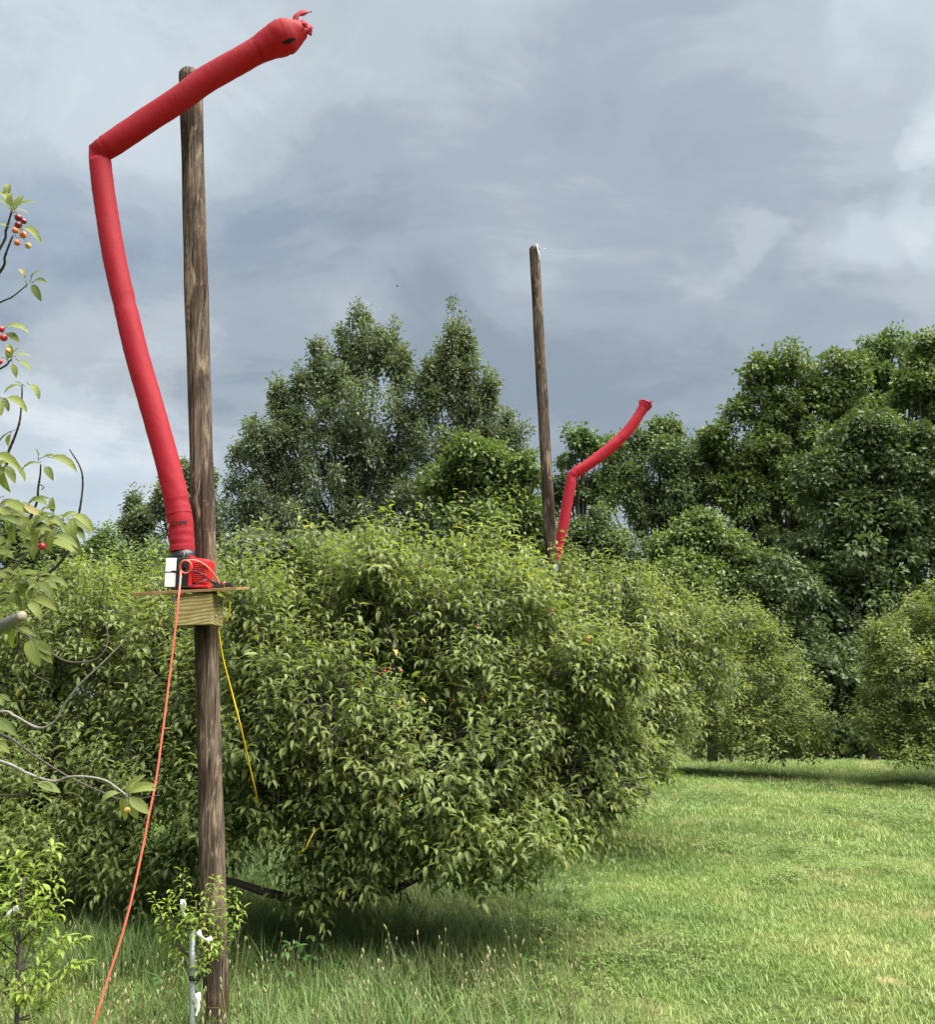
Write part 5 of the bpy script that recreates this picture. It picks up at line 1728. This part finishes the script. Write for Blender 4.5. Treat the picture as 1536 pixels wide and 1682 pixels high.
# ------------------------------------------------------------------ near cherry branches at the left edge
def near_branches():
    rng = np.random.default_rng(55)
    d0 = 2.25
    tb = ground_at(-330, 1900)
    tb[1] = 2.6
    tb[0] = at(-330, 1130, 2.6)[0]
    tb[2] = float(gz(tb[0], tb[1]))
    root = empty('cherry_tree', tb, 'near cherry tree at the left edge with large leaves and red and orange fruit', 'tree', G_ROW)
    t_ = MB()
    crown_top = at(-260, 480, 2.5)
    line = spline([tb - [0, 0, 0.1], tb + [0.03, 0, 0.6], at(-300, 1000, 2.55), at(-280, 760, 2.5), crown_top], 20)
    t_.tube(line, np.linspace(0.06, 0.018, 20), 12)
    place('trunk', t_.mesh('trunk', M_BARK), root)
    # branches: photograph points, start and end thickness in pixels, material, depth at start and end
    B = [([(-250, 620), (-80, 520), (0, 408), (10, 378), (18, 352), (20, 345)], 12, 5, M_TWIG, 2.4, 2.2),
         ([(-250, 640), (-70, 530), (0, 447), (8, 422), (16, 400), (21, 388)], 12, 5, M_TWIG, 2.4, 2.15),
         ([(-260, 680), (-90, 540), (0, 497), (20, 488), (46, 467)], 10, 3.5, M_TWIG, 2.4, 2.25),
         ([(-260, 700), (-90, 650), (0, 606), (15, 594), (19, 590)], 10, 4, M_TWIG, 2.4, 2.2),
         ([(-280, 900), (-90, 840), (0, 778), (14, 742), (26, 713), (33, 688), (36, 650), (36, 634)], 14, 4, M_TWIG, 2.5, 2.25),
         ([(-270, 960), (-80, 900), (30, 870), (58, 832), (63, 800), (66, 780), (67, 763)], 12, 4.5, M_TWIG, 2.5, 2.2),
         ([(-280, 1120), (-60, 1010), (40, 965), (81, 940), (102, 920), (117, 893), (126, 860), (133, 825), (136, 790), (131, 766), (114, 738)], 13, 4.5, M_TWIG, 2.5, 2.2),
         ([(-280, 1130), (-90, 1020), (0, 954), (34, 920), (61, 888), (76, 876), (89, 865)], 16, 6, M_GREY_TWIG, 2.5, 2.15),
         ([(-290, 1180), (-100, 1075), (-30, 1045), (0, 1030), (20, 1020), (37, 1011)], 44, 19, M_GREY_TWIG, 2.5, 2.15),
         ([(-30, 1045), (10, 1028), (31, 1034), (58, 1054), (83, 1072), (114, 1087), (154, 1084), (172, 1068), (177, 1050), (176, 1036), (171, 1018)], 9, 3.5, M_TWIG, 2.3, 2.35),
         ([(-280, 1240), (-100, 1185), (0, 1169), (24, 1176), (62, 1195), (88, 1186), (107, 1155), (131, 1124), (166, 1091), (197, 1060), (217, 1036)], 12, 3.5, M_GREY_TWIG, 2.5, 2.4),
         ([(-280, 1280), (-100, 1235), (0, 1250), (47, 1271), (88, 1283), (114, 1276), (147, 1276), (176, 1283), (200, 1300), (208, 1306)], 12, 4.5, M_GREY_TWIG, 2.5, 2.15),
         ([(-280, 1230), (-100, 1180), (0, 1205), (59, 1243), (114, 1276), (166, 1300), (205, 1313), (262, 1306)], 10, 3, M_TWIG, 2.5, 2.35),
         ([(31, 1034), (30, 1060), (14, 1105), (0, 1133), (-40, 1180)], 6, 3.5, M_TWIG, 2.3, 2.4),
         ([(29, 1050), (38, 1080), (52, 1105), (83, 1122)], 5, 3, M_TWIG, 2.32, 2.4),
         ([(0, 900), (30, 880), (47, 855), (52, 838)], 6, 4, M_TWIG, 2.3, 2.2), ([(-40, 960), (10, 930), (36, 905), (48, 870)], 7, 4, M_TWIG, 2.35, 2.25),
         ([(-60, 1000), (0, 975), (30, 975), (55, 960), (64, 950)], 8, 4, M_TWIG, 2.35, 2.2), ([(-90, 1300), (0, 1306), (40, 1302), (58, 1290)], 6, 3, M_TWIG, 2.4, 2.25),
         ([(64, 795), (72, 800), (68, 805)], 4, 3, M_TWIG, 2.2, 2.2)]
    for pts, w0, w1, mt, da, db in B:
        n = len(pts)
        W = np.array([at(x, y, da + (db - da) * (i / (n - 1)) ** 0.7) for i, (x, y) in enumerate(pts)])
        if pts[0][0] < -200:      # start on the trunk
            W[0] = line[np.argmin(np.abs(line[:, 2] - W[0][2]))]
        S = spline(W, 8 * n)
        r = np.linspace(w0, w1, len(S)) * (0.72 if w1 > 15 else 0.5) / 2 * d0 / F
        r = r * (1 + 0.22 * np.maximum(0, np.sin(np.arange(len(S)) * 1.9 + rng.uniform(0, 6))) ** 6 + rng.normal(0, 0.03, len(S)))
        b_ = MB()
        b_.tube(S, r, 8)
        o = place('branch', b_.mesh('branch', mt), root)
        if w1 > 15:
            b2 = MB()
            e0, ed_ = S[-1], norm(S[-1] - S[-3])
            b2.tube([e0 - ed_ * 0.002, e0 + ed_ * 0.0015], [r[-1] * 1.0, r[-1] * 0.93], 14)
            place('cut_end', b2.mesh('cut_end', M_CUT), o)
    # leaves: base pixel, tip pixel, optional strong curl; many read off the photograph
    Lf = [((26, 343), (60, 334)), ((25, 341), (40, 321)), ((24, 344), (47, 351)), ((20, 340), (-4, 318)), ((18, 338), (21, 318)), ((18, 346), (-12, 330)), ((12, 325), (14, 303)), ((22, 347), (14, 330)),
          ((36, 377), (68, 402)), ((34, 368), (51, 369)), ((12, 372), (-12, 374)), ((14, 374), (20, 373)),
          ((51, 460), (71, 447)), ((54, 464), (79, 467)), ((53, 468), (68, 496)), ((40, 455), (29, 443)), ((41, 452), (36, 441)), ((43, 468), (41, 460)),
          ((9, 539), (49, 549)), ((11, 547), (32, 564)), ((19, 584), (34, 571)), ((24, 586), (51, 586)), ((30, 592), (54, 611)), ((21, 598), (27, 621)), ((19, 588), (14, 565)), ((13, 590), (12, 572)), ((27, 612), (35, 621)),
          ((33, 633), (6, 648)), ((36, 632), (22, 627)), ((48, 632), (64, 657)), ((10, 655), (45, 679)), ((2, 654), (14, 677)), ((0, 660), (2, 684)), ((4, 660), (-20, 668)),
          ((20, 708), (-3, 730)), ((17, 713), (14, 734)), ((62, 760), (33, 778)), ((69, 752), (92, 749)), ((83, 752), (127, 777)), ((75, 767), (88, 790)), ((63, 752), (57, 735)),
          ((-4, 748), (36, 775)), ((-6, 752), (18, 810)), ((10, 765), (25, 795)), ((0, 770), (-20, 800)), ((95, 848), (118, 850)), ((45, 832), (85, 822)), ((52, 836), (36, 824)), ((66, 838), (95, 836)), ((88, 842), (86, 816)),
          ((70, 838), (60, 870)), ((102, 852), (128, 842)), ((118, 846), (154, 877)), ((112, 862), (140, 890)), ((78, 852), (105, 868)), ((100, 858), (133, 915)), ((94, 866), (85, 910)), ((70, 868), (84, 893)), ((52, 868), (86, 873)),
          ((34, 870), (20, 862)), ((18, 850), (-8, 832)), ((24, 860), (-4, 850)), ((30, 880), (8, 890)), ((36, 876), (46, 856)), ((40, 880), (42, 895)), ((20, 888), (-10, 905)), ((46, 862), (70, 848)), ((14, 900), (-6, 930)),
          ((26, 906), (6, 925)), ((60, 892), (56, 922)), ((10, 870), (20, 845)), ((0, 880), (10, 905)), ((64, 946), (40, 948)), ((62, 950), (95, 968)), ((60, 954), (88, 988)), ((40, 958), (18, 952)), ((52, 958), (48, 985)), ((28, 965), (60, 1008)),
          ((24, 972), (10, 998)), ((20, 976), (36, 998)), ((16, 968), (-10, 985)), ((30, 945), (12, 938)), ((24, 940), (-4, 945)), ((64, 944), (84, 944)), ((6, 985), (-14, 1005)), ((46, 950), (62, 968)),
          ((30, 1030), (54, 1042)), ((34, 1036), (62, 1046)), ((24, 1030), (20, 1066)), ((34, 1038), (16, 1044)), ((46, 1052), (58, 1094)), ((50, 1050), (66, 1096)), ((58, 1056), (86, 1090)), ((58, 1052), (84, 1076)), ((60, 1046), (88, 1040)),
          ((0, 1140), (18, 1152)), ((-4, 1146), (6, 1160)), ((-8, 1180), (28, 1210)), ((-6, 1190), (24, 1200)), ((-10, 1222), (16, 1238)), ((-12, 1200), (14, 1196)), ((-8, 1232), (8, 1244)),
          ((56, 1284), (46, 1300)), ((60, 1286), (100, 1302)), ((58, 1280), (78, 1268)), ((66, 1288), (88, 1298)), ((50, 1288), (42, 1270)),
          ((196, 1302), (165, 1320)), ((206, 1302), (240, 1272)), ((211, 1300), (258, 1289)), ((216, 1302), (256, 1298)), ((212, 1310), (246, 1338)), ((206, 1312), (208, 1346)), ((202, 1308), (202, 1332)), ((215, 1308), (236, 1334)),
          ((210, 1300), (222, 1284)), ((170, 1020), (160, 1010)), ((171, 1018), (182, 1008)), ((176, 1062), (186, 1070)), ((210, 1308), (226, 1346))]
    for hx, hy, cnt, spread in ((60, 845, 7, 22), (30, 860, 9, 24), (100, 855, 6, 14), (20, 900, 7, 20), (45, 960, 9, 24), (12, 950, 6, 16), (15, 770, 5, 14), (80, 880, 4, 14), (5, 830, 6, 12)):
        for _ in range(cnt):
            x0_, y0_ = hx + rng.normal(0, spread * 0.6), hy + rng.normal(0, spread * 0.5)
            a_ = rng.uniform(-0.5, 3.6)
            ll = rng.uniform(24, 46)
            Lf.append(((x0_, y0_), (x0_ + ll * math.cos(a_), y0_ + ll * (0.25 + 0.75 * abs(math.sin(a_))) * rng.choice([1, 1, 1, -0.4]))))
    for i, ((x0, y0), (x1, y1)) in enumerate(Lf):
        dep = 2.2 + rng.uniform(-0.08, 0.1)
        a_ = at(x0, y0, dep)
        b_ = at(x1, y1, dep + rng.uniform(-0.018, 0.018))
        ch = b_ - a_
        L = np.linalg.norm(ch)
        side_view = rng.uniform(0, 1)
        n0 = np.array([0, -0.55 - 0.4 * side_view, 0.8]) + rng.normal(0, 0.18, 3)
        n0 = norm(n0 - norm(ch) * (n0 @ norm(ch)))
        v_ = int(rng.integers(0, 3)) if L > 0.03 else 0
        bend = (0.6, 1.1, 1.6)[v_]
        # the template's chord points below its start direction by half the bend
        al = bend / 2
        s0 = np.cross(n0, norm(ch))
        dvec = norm(ch) * math.cos(al) + n0 * math.sin(al)
        nvec = n0 * math.cos(al) - norm(ch) * math.sin(al)
        Lr = L / (math.sin(al) / al)
        W_ = np.clip(0.026 / (0.32 * max(Lr, 0.02)), 0.7, 1.25) if L > 0.03 else 1.0
        sh = 7 if rng.uniform() < 0.025 else int(rng.integers(0, 7))
        lf = place('leaf', single_leaf_mesh('fine', v_, sh, M_NEAR_LEAF), root, leaf_matrix(a_, dvec, nvec, Lr, W_))
        p_ = MB()
        p_.tube([a_ - norm(ch) * 0.008 - n0 * 0.002, a_, a_ + dvec * Lr * 0.1], [0.0011, 0.0011, 0.0007], 4, False)
        place('leaf_stalk', p_.mesh('leaf_stalk', M_TWIG_GREEN), root)
    for x, y, c_, r_, sx, sy in [(30, 358, 'dark', 6.6, 22, 350), (39, 364, 'dark', 5.2, 24, 350), (30, 370, 'dark', 6.4, 22, 354), (25, 379, 'orange', 5.8, 12, 368), (38, 386, 'orange', 6.4, 24, 376), (28, 399, 'orange', 5.8, 22, 388),
                                 (46, 404, 'yellow', 5.4, 26, 391), (2, 541, 'red', 5.6, -8, 530), (6, 555, 'red', 6.5, -6, 540), (-1, 594, 'red', 5.5, 12, 592), (69, 897, 'red', 6.4, 66, 884), (13, 576, 'yellow', 4.5, 17, 588),
                                 (209, 1330, 'yellow', 5.0, 208, 1310)]:
        p = at(x, y, 2.16)
        add_fruit(root, p, r_ * 2.2 / F, c_, at(sx, sy, 2.19))
    # off-frame foliage of the same tree
    lobesN = [lobe(-420, 700, 2.7, 240, 260, 0.45), lobe(-420, 1050, 2.8, 260, 240, 0.45)]
    P, N, Fr = sample_lobes(lobesN, 240, rng)
    ln = rng.uniform(0.15, 0.3, 240)
    D = norm(N + [0, 0, 0.3] + rng.normal(0, 0.3, P.shape))
    bb, d, n, L, st = grow_shoots(P - D * ln[:, None] * 0.7, D, ln, 0.03, 0.075, rng)
    pr = project(bb)
    ok = pr[:, 0] < -75
    bb, d, n, L = bb[ok], d[ok], n[ok], L[ok]
    cr = place('crown', leaves_mesh('crown', FINE, bb, d, n, L, np.ones(len(L)), np.clip(rng.normal(0.45, 0.2, len(L)), 0, 0.95), rng.integers(0, 4, len(L)), M_NEAR_LEAF), root)
    cr['kind'] = 'stuff'


near_branches()


# ------------------------------------------------------------------ young trees
def sapling(label, base, tips, leafL, seed, nparts, trunk_r, trunk_top, per=None):
    """A young tree: a thin leader with upright leafy shoots ending at given pixels."""
    rng = np.random.default_rng(seed)
    root = empty('young_tree', base, label, 'tree', 'young trees in the foreground')
    tr = MB()
    top = trunk_top
    line = spline([base - [0, 0, 0.05], base * 0.5 + top * 0.5 + rng.normal(0, 0.01, 3), top], 14)
    tr.tube(line, np.linspace(trunk_r, trunk_r * 0.45, 14), 8)
    place('trunk', tr.mesh('trunk', M_TWIG), root)
    P0, D, ln = [], [], []
    br = MB()
    for tip in tips:
        # start on the leader below the tip
        zt = np.clip(base[2] + 0.25 * (tip[2] - base[2]) + 0.1, line[2][2], line[-2][2])
        zt = min(zt + 0.35 * max(0, tip[2] - zt), line[-1][2])
        s0 = line[np.argmin(np.abs(line[:, 2] - zt))]
        v = tip - s0
        mid_ = s0 + v * 0.5 + np.array([v[0] * 0.12, v[1] * 0.12, -0.03])
        c_ = spline([s0, mid_, tip], 7)
        br.tube(c_, np.linspace(trunk_r * 0.4, 0.0015, 7), 5, False)
        for q in (2, 4):
            P0.append(c_[q]); D.append(c_[q + 2] - c_[q]); ln.append(np.linalg.norm(c_[q + 2] - c_[q]) * 1.05)
            if True:
                P0.append(c_[q]); D.append(norm(c_[q + 2] - c_[q]) + rng.normal(0, 0.5, 3) + [0, 0, 0.3]); ln.append(rng.uniform(0.07, 0.14))
    place('branches', br.mesh('branches', M_TWIG), root)['kind'] = 'stuff'
    P0, D, ln = np.array(P0), np.array(D), np.maximum(np.array(ln), 0.06)
    b, d, n, L, st = grow_shoots(P0, D, ln, 0.0085, leafL, rng, droop=0.1, theta=(0.5, 1.15), gravity=0.25)
    c = len(b)
    rnd = np.clip(rng.normal(0.5, 0.25, c), 0, 0.95)
    var = rng.integers(0, len(FINE), c)
    W = rng.uniform(0.85, 1.15, c)
    pick = pick_front_leaves(b, L, nparts, 9)
    sel = np.zeros(c, bool)
    sel[pick] = True
    for i in pick:
        place('leaf', single_leaf_mesh('fine', int(var[i]), int(rnd[i] * 7), M_SAPLING_LEAF), root, leaf_matrix(b[i], d[i], n[i], L[i], W[i]))
    kz = ~sel
    cr = place('crown', leaves_mesh('crown', FINE, b[kz], d[kz], n[kz], L[kz], W[kz], rnd[kz], var[kz], M_SAPLING_LEAF), root)
    cr['kind'] = 'stuff'
    return root


sb_ = ground_at(28, 1735)
SD = sb_[1]
rng_s = np.random.default_rng(4)
tipsL = [at(x, y, SD + rng_s.uniform(-0.18, 0.18)) for x, y in [(35, 1392), (85, 1388), (10, 1405), (95, 1440), (55, 1420), (-15, 1430), (75, 1475), (20, 1455), (100, 1480), (-20, 1500), (60, 1510), (110, 1535),
                                                              (5, 1530), (85, 1560), (40, 1550), (118, 1580), (-25, 1570), (95, 1620), (60, 1600), (10, 1590), (-40, 1460), (-50, 1530), (70, 1645), (30, 1625)]]
sapling('bright yellow green young tree in the bottom left corner', sb_, tipsL, 0.052, 61, 160, 0.012, at(40, 1440, SD))
s2 = ground_at(326, 1728)
SD2 = s2[1]
tipsR = [at(x, y, SD2 + rng_s.uniform(-0.12, 0.10)) for x, y in [(300, 1432), (352, 1440), (252, 1468), (385, 1462), (275, 1480), (330, 1470), (398, 1492), (310, 1500), (360, 1500), (290, 1530), (345, 1545), (380, 1520), (330, 1575), (262, 1490), (352, 1592)]]
sapling('thin young tree with pale curled leaves tied to a stake beside the near pole', s2, tipsR[:12], 0.040, 62, 150, 0.008, at(322, 1480, SD2))

# the galvanised stake beside the second young tree
stx = at(316, 1530, SD2 - 0.03)
stb = at(317.5, 1728, SD2 - 0.03)
stb[2] = float(gz(stb[0], stb[1])) - 0.1
stake = empty('metal_stake', (stb[0], stb[1], float(gz(stb[0], stb[1]))), 'grey galvanised tube stake beside the near pole with a black tie', 'stake')
b = MB()
b.tube(np.linspace(stb, stx, 6), 0.0135, 14)
b.tube([stx - [0, 0, 0.002], stx + [0, 0, 0.004]], [0.0138, 0.0120], 14)
place('tube', b.mesh('tube', M_STEEL), stake)
b = MB()
tc_ = at(316.8, 1605, SD2 - 0.03)
for q in range(3):
    b.tube([tc_ + [0.0165 * math.cos(a_) + (0.012 if math.cos(a_) > 0 else 0), 0.0165 * math.sin(a_), 0.006 * q - 0.004 + 0.003 * math.sin(a_ + q)] for a_ in np.linspace(0, 6.28, 18)], 0.0035, 5, False)
place('tie', b.mesh('tie', M_BLACK), stake)


def ribbon(pts, width, depth, label, seed):
    """A crumpled white strip of plastic hanging in a young tree."""
    P = spline([at(x, y, depth + dz) for x, y, dz in pts], 14)
    T = norm(np.gradient(P, axis=0))
    rng = np.random.default_rng(seed)
    V, Q = [], []
    tw = rng.uniform(-0.8, 0.8)
    for i in range(14):
        sd_ = norm(np.cross(T[i], np.array([math.sin(tw + i * 0.16), 1.0, 0.2])))
        nn = np.cross(sd_, T[i])
        w_ = width * depth / F / 2 * (1 - 0.35 * abs(i / 13 - 0.4))
        for a_, b_ in ((-1, -1), (1, -1), (1, 1), (-1, 1)):
            V.append(P[i] + sd_ * a_ * w_ + nn * (0.0006 * b_ + 0.003 * math.sin(i * 1.1) * a_))
    for i in range(13):
        for q in range(4):
            Q.append((i * 4 + q, i * 4 + (q + 1) % 4, i * 4 + 4 + (q + 1) % 4, i * 4 + 4 + q))
    Q += [(3, 2, 1, 0), (52, 53, 54, 55)]
    o = place('plastic_tag', mesh_np('plastic_tag', np.array(V), None, np.array(Q), M_WHITE_PRINT))
    tag(o, label, 'tag', 'white plastic tags on the young trees')


ribbon([(296, 1482, 0), (303, 1484, 0), (299, 1494, .01), (302, 1505, 0)], 11, SD2 - 0.05, 'crumpled white tag among the leaves, topmost at the staked young tree', 1)
ribbon([(325, 1528, 0), (330, 1538, -.01), (338, 1544, 0), (348, 1540, .01)], 8, SD2 - 0.05, 'curved white tag just above and right of the stake top', 2)
ribbon([(325, 1630, 0), (325, 1642, 0), (323, 1660, 0.005), (321, 1668, 0)], 9, SD2 - 0.04, 'white tag hanging low on the right of the metal stake', 3)
ribbon([(30, 1490, 0), (20, 1496, 0), (12, 1506, .01), (22, 1516, 0)], 8, SD - 0.06, 'white tag in the bottom left young tree', 4)


# ------------------------------------------------------------------ small weeds, bird
def weed(label, px, py, h, n, seed, leafL, mat):
    rng = np.random.default_rng(seed)
    p = ground_at(px, py)
    root = empty('weed_plant', p, label, 'weed', 'broad leaved weeds in the long grass')
    b = MB()
    for i in range(n):
        a_ = i * 2.4 + rng.uniform(-0.3, 0.3)
        t = i / max(1, n - 1)
        sp = p + np.array([math.cos(a_) * 0.03, math.sin(a_) * 0.03, 0])
        tip = p + np.array([math.cos(a_) * 0.10 * (1.2 - t), math.sin(a_) * 0.10 * (1.2 - t), h * (0.35 + 0.65 * t)])
        b.tube(spline([sp, (sp + tip) / 2 + [0, 0, 0.03], tip], 5), 0.002, 4, False)
        for q in range(2):
            d = norm(np.array([math.cos(a_ + q), math.sin(a_ + q), 0.3 - 0.4 * q]))
            place('leaf', single_leaf_mesh('fine', int(rng.integers(0, 3)), int(rng.integers(0, 7)), mat), root, leaf_matrix(tip - d * 0.01 * q, d, np.array([0, 0, 1.0]) + rng.normal(0, 0.2, 3), leafL * rng.uniform(0.7, 1.2), 1.5))
    place('stem', b.mesh('stem', M_TWIG_GREEN), root)


M_WEED = leaf_mat('weed_leaf', (0.055, 0.13, 0.035), (0.095, 0.19, 0.055), trans=0.25)
for i, (x, y, h, n, L, lab) in enumerate([(478, 1625, 0.24, 11, 0.06, 'bushy bright weed right of the near pole foot'), (515, 1600, 0.2, 8, 0.055, 'leafy weed in the shade under the large tree'),
                                       (278, 1640, 0.14, 7, 0.06, 'low round leaved weed left of the metal stake'), (430, 1660, 0.13, 6, 0.05, 'small weed beside the near pole foot at the bottom edge'),
                                       (560, 1670, 0.12, 6, 0.05, 'small weed at the bottom edge in the long grass')]):
    weed(lab, x, y, h, n, 70 + i, L, M_WEED)

bp_ = at(653, 471, 45)
bird = empty('bird', bp_, 'tiny dark bird flying in front of the grey clouds', 'bird')
b = MB()
b.tube(spline([bp_ + [-0.06, 0, 0.0], bp_ + [0, 0, 0.01], bp_ + [0.07, 0, 0.0]], 8), [0.005, 0.02, 0.028, 0.03, 0.028, 0.02, 0.015, 0.004], 8)
place('body', b.mesh('body', M_BLACK), bird)
for sy in (-1, 1):
    V = np.array([bp_ + [0.02, 0.01 * sy, 0.02], bp_ + [-0.03, 0.01 * sy, 0.015], bp_ + [-0.035, 0.09 * sy, 0.05], bp_ + [0.0, 0.10 * sy, 0.055], bp_ + [-0.04, 0.17 * sy, 0.035]])
    V = np.concatenate([V, V + [0, 0, 0.004]])
    place('wing', mesh_np('wing', V, np.array([(3, 2, 4), (8, 9, 7)]), np.array([(0, 1, 2, 3), (8, 7, 6, 5), (0, 5, 6, 1), (3, 8, 5, 0)]), M_BLACK, False), bird)
